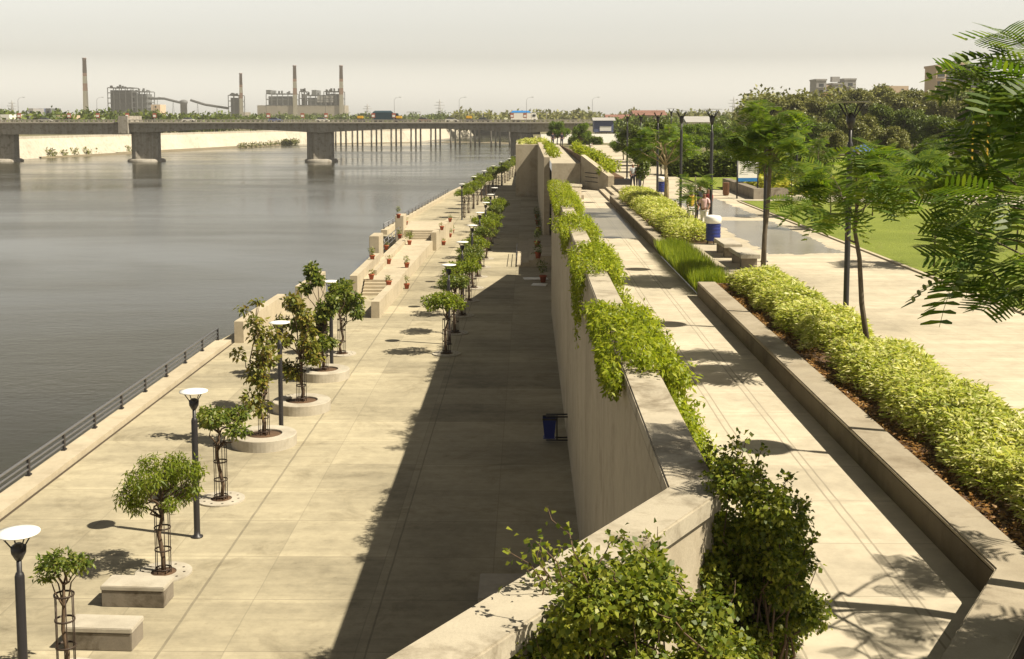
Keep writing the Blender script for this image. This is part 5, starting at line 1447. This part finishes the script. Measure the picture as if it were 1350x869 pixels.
def person(label, loc, rz, h, top, bottom, stride=0.12, arm=(0.1, 0.1), hairlen=0.0, group=None, bend=0.0, skirt=False):
    """front is -Y"""
    r = thing('person', label, 'person', loc, rz, group)
    s = h / 1.7
    b = bend
    def B(x, y, z): # bend the upper body forward over the hips
        if z > 0.9 and b:
            dz = z - 0.9; return (x * s, (y - math.sin(b) * dz) * s, (0.9 + math.cos(b) * dz) * s)
        return (x * s, y * s, z * s)
    J = {'hip': (B(0, 0, 0.92), 0.115 * s), 'waist': (B(0, 0.0, 1.08), (0.12 * s, 0.095 * s)), 'chest': (B(0, 0, 1.28), (0.145 * s, 0.105 * s)), 'neckb': (B(0, 0.01, 1.43), 0.06 * s), 'neck': (B(0, 0, 1.50), 0.048 * s),
         'jaw': (B(0, -0.02, 1.555), 0.062 * s), 'head': (B(0, 0.0, 1.615), 0.082 * s), 'nose': (B(0, -0.085, 1.585), 0.014 * s)}
    bones = [('hip', 'waist'), ('waist', 'chest'), ('chest', 'neckb'), ('neckb', 'neck'), ('neck', 'jaw'), ('jaw', 'head'), ('jaw', 'nose')]
    for i, sg in enumerate((-1, 1)):
        st = stride * sg
        J.update({f'th{i}': ((sg * 0.09 * s, -0.25 * st * s, 0.86 * s), 0.085 * s), f'kn{i}': ((sg * 0.095 * s, -st * 0.7 * s, 0.48 * s), 0.056 * s), f'an{i}': ((sg * 0.095 * s, -st * s, 0.085 * s), 0.038 * s),
                  f'to{i}': ((sg * 0.11 * s, (-st - 0.15) * s, 0.035 * s), 0.033 * s)})
        bones += [('hip', f'th{i}'), (f'th{i}', f'kn{i}'), (f'kn{i}', f'an{i}'), (f'an{i}', f'to{i}')]
        fw = arm[i]
        J.update({f'sh{i}': (B(sg * 0.175, 0, 1.38), 0.055 * s), f'el{i}': (B(sg * 0.225, 0.02 - fw * 0.3, 1.11), 0.040 * s), f'wr{i}': (B(sg * 0.22, -0.06 - fw, 0.90 + fw * 0.5), 0.028 * s), f'ha{i}': (B(sg * 0.215, -0.09 - fw * 1.2, 0.82 + fw * 0.6), 0.026 * s)})
        bones += [('neckb', f'sh{i}'), (f'sh{i}', f'el{i}'), (f'el{i}', f'wr{i}'), (f'wr{i}', f'ha{i}')]
    skin_mesh('body', J, bones, M['skin'], r)
    k = 1.16
    def sub_(names, grow): return {n: (J[n][0], tuple(x * grow for x in J[n][1]) if isinstance(J[n][1], tuple) else J[n][1] * grow) for n in names}
    tj = sub_(['hip', 'waist', 'chest', 'neckb'], 1.15)
    tb = [('hip', 'waist'), ('waist', 'chest'), ('chest', 'neckb')]
    for i in range(2):
        sh = J[f'sh{i}']; el = J[f'el{i}']
        tj[f'sh{i}'] = (sh[0], sh[1] * 1.22); tj[f'el{i}'] = (tuple(sh[0][q] * 0.3 + el[0][q] * 0.7 for q in range(3)), el[1] * 1.35); tb += [('neckb', f'sh{i}'), (f'sh{i}', f'el{i}')]
    skin_mesh('shirt', tj, tb, M[top], r)
    if skirt:
        mb = MB(); mb.lathe([(0.27 * s, 0.12 * s), (0.2 * s, 0.6 * s), (0.15 * s, 0.98 * s)], 14); mb.build('skirt', M[bottom], r)
    else:
        pj = sub_(['hip', 'th0', 'kn0', 'an0', 'th1', 'kn1', 'an1'], 1.18)
        skin_mesh('trousers', pj, [('hip', 'th0'), ('th0', 'kn0'), ('kn0', 'an0'), ('hip', 'th1'), ('th1', 'kn1'), ('kn1', 'an1')], M[bottom], r)
    hj = {'a': (B(0, 0.02, 1.645), 0.086 * s), 'b': (B(0, 0.045, 1.58), 0.07 * s)}
    hb = [('a', 'b')]
    if hairlen: hj['c'] = (B(0, 0.09, 1.58 - hairlen), 0.045 * s); hb.append(('b', 'c'))
    skin_mesh('hair', hj, hb, M['hair'], r)
    return r
def at_(u, v): q = G(u, v, 0); return (q.x, q.y, 0.006)
grp = 'group of people walking on the plaza'
person('woman in a yellow top and pale trousers at the left of the walking group', at_(911, 300), 0.35, 1.62, 'cl_yellow', 'cl_white', 0.14, (0.05, 0.15), 0.2, grp)
person('person in dark clothes in the middle of the walking group, behind the others', at_(922, 294), 0.2, 1.72, 'cl_dark', 'cl_dark', 0.1, (0.1, 0.05), 0.0, grp)
person('person in pinkish shirt and white trousers in front of the walking group', at_(928, 306), -0.3, 1.66, 'cl_pink', 'cl_white', 0.16, (0.2, 0.25), 0.12, grp)
person('person in a dark red top at the right of the walking group', at_(933, 297), -0.5, 1.66, 'cl_maroon', 'cl_white', 0.1, (0.1, 0.25), 0.0, grp)
person('person in a pale grey shirt and dark trousers standing at the top of the plaza', at_(834, 250), 0.6, 1.72, 'cl_grey', 'cl_dark', 0.06, (0.05, 0.05), 0.0, 'pair standing by the small dark tree')
person('person all in dark clothes standing beside the pale shirted one', at_(841, 249), -0.4, 1.68, 'cl_dark', 'cl_dark', 0.08, (0.1, 0.02), 0.0, 'pair standing by the small dark tree')
person('person in a white shirt and blue trousers bending over at the far planter', at_(777, 203), 0.9, 1.7, 'cl_white', 'cl_blue', 0.2, (0.3, 0.3), 0.0, bend=0.7)
person('small far person in pale clothes on the curving lawn path', at_(1212, 268), 0.2, 1.65, 'cl_white', 'cl_yellow', 0.1, (0.1, 0.1), 0.1, 'far strollers on the lawn path')
person('small far person in red clothes near the right end of the lawn path', at_(1296, 262), -0.6, 1.65, 'cl_maroon', 'cl_dark', 0.1, (0.1, 0.1), 0.1, 'far strollers on the lawn path')
p = G(750, 190, 1.4)
for u, z, lb in ((728.5, 1.37, 'dark dressed person on the raised deck, left of two'), (740.5, 1.37, 'dark dressed person on the raised deck, right of two')):
    q = AT(u, 188, 140); person(lb, (max(q.x, 2.6), 140, 1.37), 0.4, 1.7, 'cl_dark', 'cl_dark', 0.05, (0.05, 0.05), group='pair on the raised deck')

# ================================================================== RIGHT BANK: TREES AND BUILDINGS
VAR = []
def big_tree_proto(leaf, seed, h=10.0, w=4.2, k=22, n=4200, L=0.42, W=0.26, barkm='greybark', loc=(0, 0, 0), lb='x', name='park_tree'):
    g = np.random.default_rng(seed)
    cl = []
    for q in range(k):
        a = g.random() * 6.28; f = g.random()
        z = h * (0.34 + 0.60 * f); rr = w * math.sqrt(max(0.05, 1 - ((z / h - 0.58) / 0.46) ** 2)) * (0.45 + 0.55 * g.random())
        cl.append((rr * math.cos(a), rr * math.sin(a), z, w * (0.24 + 0.16 * g.random()), 0.72))
    cl += [(0, 0, h * 0.85, w * 0.38, 0.7), (0, 0, h * 0.6, w * 0.5, 0.8)]
    return make_tree(name, lb, h, cl, n, L, W, leaf, loc, 0.22, 'trees of the park', seed, barkm, fork=0.38, shell=0.3)
tl = [  # u, v top, depth, variant, width factor, label
    (1003, 148, 150, 1, 0.9), (1028, 124, 210, 1, 1.2), (1050, 119, 215, 2, 1.3), (1085, 128, 190, 1, 1.1), (1108, 132, 180, 0, 1.0), (1138, 112, 235, 2, 1.15), (1160, 110, 240, 1, 1.2),
    (1192, 117, 215, 1, 1.1), (1212, 114, 225, 2, 1.15), (1238, 124, 190, 1, 1.0), (1262, 108, 200, 1, 1.3), (1290, 116, 185, 2, 1.2), (1318, 104, 190, 0, 1.3), (1345, 100, 180, 1, 1.2), (1168, 134, 150, 0, 1.0), (1208, 140, 145, 0, 1.0),
    (1130, 146, 140, 2, 0.9), (1066, 150, 135, 0, 0.9), (1250, 150, 130, 0, 1.0), (1305, 152, 125, 0, 1.1), (1020, 160, 130, 2, 0.8), (985, 163, 140, 0, 0.8), (1345, 140, 130, 0, 1.2), (1180, 162, 120, 2, 0.8), (1100, 168, 115, 2, 0.8),
    (838, 160, 128, 0, 0.75), (862, 156, 118, 0, 0.8), (884, 158, 132, 3, 0.8), (822, 172, 135, 3, 0.7), (906, 160, 138, 3, 0.8), (932, 160, 150, 3, 0.9), (848, 182, 104, 0, 0.8), (958, 166, 132, 3, 0.8), (872, 186, 100, 3, 0.7),
    (735, 158, 215, 3, 0.75), (766, 160, 200, 3, 0.7), (1280, 178, 105, 2, 0.9), (1225, 180, 108, 3, 0.8), (1325, 185, 100, 3, 0.9), (1010, 186, 108, 3, 0.75), (1050, 190, 104, 3, 0.7), (1145, 192, 100, 3, 0.7)]
where = {0: 'dark leaved', 1: 'olive leaved', 2: 'dusty green', 3: 'fresh green'}
leafs = ['leaf_dark', 'leaf_olive', 'leaf_olive', 'leaf_fern']
protos = {}
cnt = {}
tl.sort()
for i, (u, v, Y, k, wf) in enumerate(tl):
    p = AT(u, v, Y); h = max(2.5, p.z)
    side = 'by the plaza' if u < 960 else ('behind the notice board' if u < 1100 else ('behind the near lamp post' if u < 1200 else 'below the right towers'))
    if u < 780: side = 'near the bridge end'
    cnt[(k, side)] = cnt.get((k, side), 0) + 1
    lb = f'{where[k]} park tree {side}, {ORD[cnt[(k, side)] - 1]} of these from the left'
    if k not in protos:
        protos[k] = big_tree_proto(leafs[k], 80 + k, 10.0, 4.4 if k != 3 else 4.8, lb=lb, n=14000 if k != 3 else 11000)
        t = protos[k]; t.location = (p.x, Y, -0.05)
    else: t = dup(protos[k], (p.x, Y, -0.05), rz=i * 1.7, label=lb)
    s = h / 10.6; t.scale = (s * wf * (1.0 if h > 6 else 1.25), s * wf * (1.0 if h > 6 else 1.25), s)
# a wood too dense to count behind them, and the far tree lines
def wood(name, label, spots, n, L, W, leaf, seed):
    rng = np.random.default_rng(seed)
    C = [(x, y, z) for x, y, z, rx, rz in spots]; RD = [(rx, rx, rz) for x, y, z, rx, rz in spots]
    V, Fq = clump_leaves(rng, C, RD, n, L, W, shell=0.35); o = np_mesh(name, V, Fq, M[leaf]); return tag(o, label, 'trees', kind='stuff')
g = np.random.default_rng(91)
sp = []
for k in range(110):
    u = 990 + 420 * g.random(); Y = 250 + 60 * g.random(); p = AT(u, 122 + 14 * g.random(), Y); sp.append((p.x, Y, p.z * (0.3 + 0.55 * g.random()), 5.5, 4.0))
wood('distant_wood', 'dense olive wood behind the park trees at right', sp, 34000, 1.1, 0.7, 'leaf_olive', 92)
sp = []
for k in range(150):
    u = 590 + 470 * g.random(); Y = 700 + 260 * g.random(); z = 5.2 + 6.0 * g.random(); sp.append(((u - 695) / F * Y, Y, z * 0.6 - 2, 9, z * 0.5))
wood('distant_tree_line', 'faint low tree line on the horizon beyond the right part of the bridge', sp, 26000, 2.6, 1.7, 'leaf_olive', 93)
sp = []
for k in range(170):
    u = -60 + 400 * g.random(); Y = 480 + 330 * g.random(); X = (u - 695) / F * Y
    bxl = np.interp(Y, [b[1] for b in BANK], [b[0] for b in BANK])
    if X > bxl - 14: continue
    h = 5.5 + 5.5 * g.random() * (1.15 if u < 200 else 0.7); sp.append((X, Y, -1.9 + h * 0.55, 4.5, h * 0.5))
for k in range(70):
    u = 330 + 260 * g.random(); Y = 820 + 260 * g.random(); X = (u - 695) / F * Y; h = 7 + 4 * g.random(); sp.append((X, Y, -1.9 + h * 0.5, 7, h * 0.5))
wood('distant_tree_line', 'green trees along the far bank behind the bridge at left', sp, 60000, 1.9, 1.2, 'leaf_dark', 94)
sp = []
for k in range(60):
    u = 800 + 260 * g.random(); Y = 330 + 150 * g.random(); X = (u - 695) / F * Y; h = 3 + 2.6 * g.random(); sp.append((X, Y, h * 0.55, 4.5, h * 0.5))
wood('distant_wood', 'band of dark trees behind the plaza garden in the middle distance', sp, 22000, 1.1, 0.7, 'leaf_dark', 95)

def tower_block(label, u0, u1, vt, Y, m, seed, steps):
    x0, x1 = px_(u0, Y), px_(u1, Y); c = (x0 + x1) / 2
    r = thing('apartment_tower', label, 'building', (c, Y, -0.1))
    for (a0, a1, v, dy0, dy1, mm) in steps:
        X0, X1 = px_(a0, Y) - c, px_(a1, Y) - c; h = pz_(v, Y) + 0.1
        mb = MB(); mb.box(X0, X1, dy0, dy1, 0, h); mb.box(X0 - 0.3, X1 + 0.3, dy0 - 0.3, dy1 + 0.3, h + 0.003, h + 0.8); w_ = mb.build('wing', mm, r)
        nf = int(h / 3.3); nc = max(1, int((X1 - X0) / 5.5))
        window_grid(r, [(X0 + (X1 - X0) * (k + 0.5) / nc, h - 2.4 - 3.3 * f) for f in range(min(nf, 7)) for k in range(nc)], 1.25, 0.85, dy0 - 0.05)
        mb = MB()
        for f in range(min(nf, 7)): mb.box(X0 + 0.4, X1 - 0.4, dy0 - 0.9, dy0 - 0.06, h - 3.75 - 3.3 * f, h - 3.45 - 3.3 * f)
        mb.build('balcony', M['render_grey'], r)
    mb = MB(); mb.box(-2, 2, 4, 8, pz_(vt, Y), pz_(vt, Y) + 2.6); mb.build('roof_room', m, r)
tower_block('grey apartment towers above the trees, left pair', 1072, 1128, 108, 620, M['render_grey'], 1, [(1072, 1085, 107, 0, 14, M['render_grey']), (1086, 1094, 115, 3, 16, M['render_peach']), (1094, 1110, 112, 0, 14, M['render_grey']), (1110, 1125, 106, 2, 16, M['render_grey'])])
tower_block('peach and slate apartment towers at right half hidden by leaves', 1227, 1300, 90, 420, M['render_grey'], 2, [(1227, 1240, 90, 0, 12, M['render_peach']), (1240, 1256, 88, 1, 12, M['plant_grey']), (1259, 1272, 86, 4, 14, M['render_peach']), (1272, 1300, 90, 2, 12, M['plant_grey'])])
far_house(1160, 1192, 114, 560, 'long low pale building glimpsed over the trees between the towers', M['render_peach'], z0=-0.1)
far_house(1086, 1096, 132, 280, 'small peach house among the trees below the grey towers', M['render_peach'], M['roof_red'], z0=-0.1, dy=6)
far_house(1098, 1106, 150, 262, 'small white house among the trees below the peach house', M['white'], M['roof_red'], z0=-0.1, dy=5)
far_house(836, 876, 152, 380, 'long low building with a dull red roof beyond the plaza trees', M['render_peach'], M['roof_red'], z0=-0.1)
far_house(800, 832, 157, 420, 'long shed with a faded red roof beyond the end of the bridge', M['render_peach'], M['roof_red'], z0=-0.1)
far_house(905, 935, 161, 330, 'pale low building behind the far plaza trees', M['white'], M['render_grey'], z0=-0.1)
# banner hall at the end of the plaza
hx, hy = px_(796, 235), 235
r = thing('banner_stall', 'dark blue stall with a blank white banner closing the far plaza', 'stall', (hx, hy, -0.05))
w = px_(808, 235) - hx
mb = MB(); mb.box(-w - 0.2, w, 0, 5, 2.0, 4.3); mb.build('fascia', M['render_blue'], r)
mb = MB(); mb.box(-w * 0.5, w * 0.75, -0.08, -0.01, 2.25, 3.2); mb.build('banner', M['white'], r)
mb = MB(); mb.box(-w, w - 0.2, 1.5, 4.8, 0, 2.0); mb.build('wall', M['white'], r)
for k in range(4):
    x = -w + 0.1 + (2 * w - 0.3) * k / 3; mb = MB(); mb.box(x - 0.09, x + 0.09, 0.1, 0.3, 0, 2.0); mb.build('post', M['render_grey'], r)
mb = MB(); mb.add([(-w - 0.5, -0.4, 4.302), (w + 0.4, -0.4, 4.302), (w + 0.4, 5.4, 4.302), (-w - 0.5, 5.4, 4.302), (-w - 0.5, 2.5, 4.9), (w + 0.4, 2.5, 4.9)], [(0, 1, 5, 4), (2, 3, 4, 5), (0, 4, 3), (1, 2, 5), (3, 2, 1, 0)]); mb.build('roof', M['render_grey'], r)
wall_run('garden_wall', 'low white wall behind the far end of the plaza', 'wall', [(2.5, 226), (20, 232)], 0.3, -0.1, 1.7, M['white'])
# yellow frame and blue canopy among the right hand trees
p = AT(1293, 163, 95)
r = thing('yellow_gantry', 'yellow square frame standing among the trees at right', 'frame', (p.x, 95, 0))
for s in (-0.6, 0.6):
    mb = MB(); mb.box(s - 0.06, s + 0.06, -0.06, 0.06, 0, 5.2); mb.build('post', M['yellow'], r)
mb = MB(); mb.box(-0.66, 0.66, -0.07, 0.07, 5.2, 5.38); mb.build('crossbar', M['yellow'], r)
p = AT(1138, 188, 92)
r = thing('market_canopy', 'small bright blue canopy under the trees behind the near lamp post', 'canopy', (p.x, 92, 0))
mb = MB(); mb.add([(-0.9, -0.8, 2.2), (0.9, -0.8, 2.2), (0.9, 0.8, 2.2), (-0.9, 0.8, 2.2), (0, 0, 2.75)], [(0, 1, 4), (1, 2, 4), (2, 3, 4), (3, 0, 4), (3, 2, 1, 0)]); mb.build('roof', M['roof_blue'], r)
for x in (-0.8, 0.8):
    for y in (-0.7, 0.7):
        mb = MB(); mb.tube([(x, y, 0), (x, y, 2.22)], 0.035, 6); mb.build('post', M['metal'], r)
car(tuple(AT(1160, 200, 150).xy) + (-0.06,), 'pale car parked under the trees behind the near lamp post', M['white'], 0.3)
car(tuple(AT(1110, 196, 155).xy) + (-0.06,), 'red car parked under the trees left of the blue canopy', M['roof_red'], 0.3)

# ================================================================== AIR, SKY, SUN
mb = MB(); mb.box(-2600, 2600, -160, 2400, -11, 98)
hz = mb.build('haze', None); hz['kind'] = 'stuff'; hz['label'] = 'thin dusty haze over the river'
m = bpy.data.materials.new('dusty_air'); m.use_nodes = True; nt = m.node_tree
nt.nodes.remove(nt.nodes['Principled BSDF'])
pv = nt.nodes.new('ShaderNodeVolumePrincipled'); pv.inputs['Color'].default_value = (0.93, 0.91, 0.87, 1); pv.inputs['Density'].default_value = HAZE; pv.inputs['Anisotropy'].default_value = 0.2
nt.links.new(pv.outputs[0], nt.nodes['Material Output'].inputs['Volume'])
hz.data.materials.append(m)

SUN = Vector((2.65, -0.85, 3.6)).normalized()
sd = bpy.data.lights.new('sun', 'SUN'); sd.energy = 5.0; sd.angle = R(0.53); sd.color = (1.0, 0.905, 0.72)
so = bpy.data.objects.new('sun', sd); COL.objects.link(so); so.location = (30, -20, 60)
so.rotation_euler = (-SUN).to_track_quat('-Z', 'Y').to_euler()
world = bpy.data.worlds.new('World'); scene.world = world; world.use_nodes = True
wt = world.node_tree; bg = wt.nodes['Background']
sky = wt.nodes.new('ShaderNodeTexSky'); sky.sky_type = 'NISHITA'; sky.sun_disc = False
sky.sun_elevation = math.asin(SUN.z); sky.sun_rotation = math.atan2(SUN.x, SUN.y)
sky.air_density = 1.0; sky.dust_density = 2.0; sky.ozone_density = 1.0; sky.altitude = 50
hs = wt.nodes.new('ShaderNodeHueSaturation'); hs.inputs['Saturation'].default_value = SKY_SAT
mx = wt.nodes.new('ShaderNodeMix'); mx.data_type = 'RGBA'; mx.blend_type = 'MULTIPLY'; mx.inputs[0].default_value = 1
mx.inputs[7].default_value = (*SKY_TINT, 1)
wt.links.new(sky.outputs[0], hs.inputs['Color']); wt.links.new(hs.outputs[0], mx.inputs[6]); 
# hazy air: bright low sky, deeper overhead
tc = wt.nodes.new('ShaderNodeTexCoord'); sx = wt.nodes.new('ShaderNodeSeparateXYZ'); wt.links.new(tc.outputs['Generated'], sx.inputs[0])
rp_ = wt.nodes.new('ShaderNodeValToRGB'); e = rp_.color_ramp.elements
e[0].position = 0.0; e[0].color = (SKY_LOW * 2.7,) * 3 + (1,); e[1].position = 0.75; e[1].color = (SKY_TOP,) * 3 + (1,)
e4 = rp_.color_ramp.elements.new(0.05); e4.color = (SKY_LOW * 1.1,) * 3 + (1,)
e2 = rp_.color_ramp.elements.new(0.14); e2.color = (SKY_LOW,) * 3 + (1,)
e3 = rp_.color_ramp.elements.new(0.32); e3.color = (SKY_TOP * 1.3,) * 3 + (1,)
wt.links.new(sx.outputs[2], rp_.inputs[0])
mg = wt.nodes.new('ShaderNodeMix'); mg.data_type = 'RGBA'; mg.blend_type = 'MULTIPLY'; mg.inputs[0].default_value = 1
wt.links.new(mx.outputs[2], mg.inputs[6]); wt.links.new(rp_.outputs[0], mg.inputs[7])
wt.links.new(mg.outputs[2], bg.inputs['Color'])
bg.inputs['Strength'].default_value = SKY_STR
scene.view_settings.view_transform = 'Standard'; scene.view_settings.look = 'None'; scene.view_settings.gamma = 1.0
scene.view_settings.exposure = EXPOSURE; scene.view_settings.use_curve_mapping = False
scene.render.engine = 'CYCLES'
c = scene.cycles
c.max_bounces = 6; c.diffuse_bounces = 3; c.glossy_bounces = 3; c.transmission_bounces = 3; c.volume_bounces = 0; c.transparent_max_bounces = 8
c.use_denoising = True; c.caustics_reflective = False; c.caustics_refractive = False; c.sample_clamp_indirect = 6
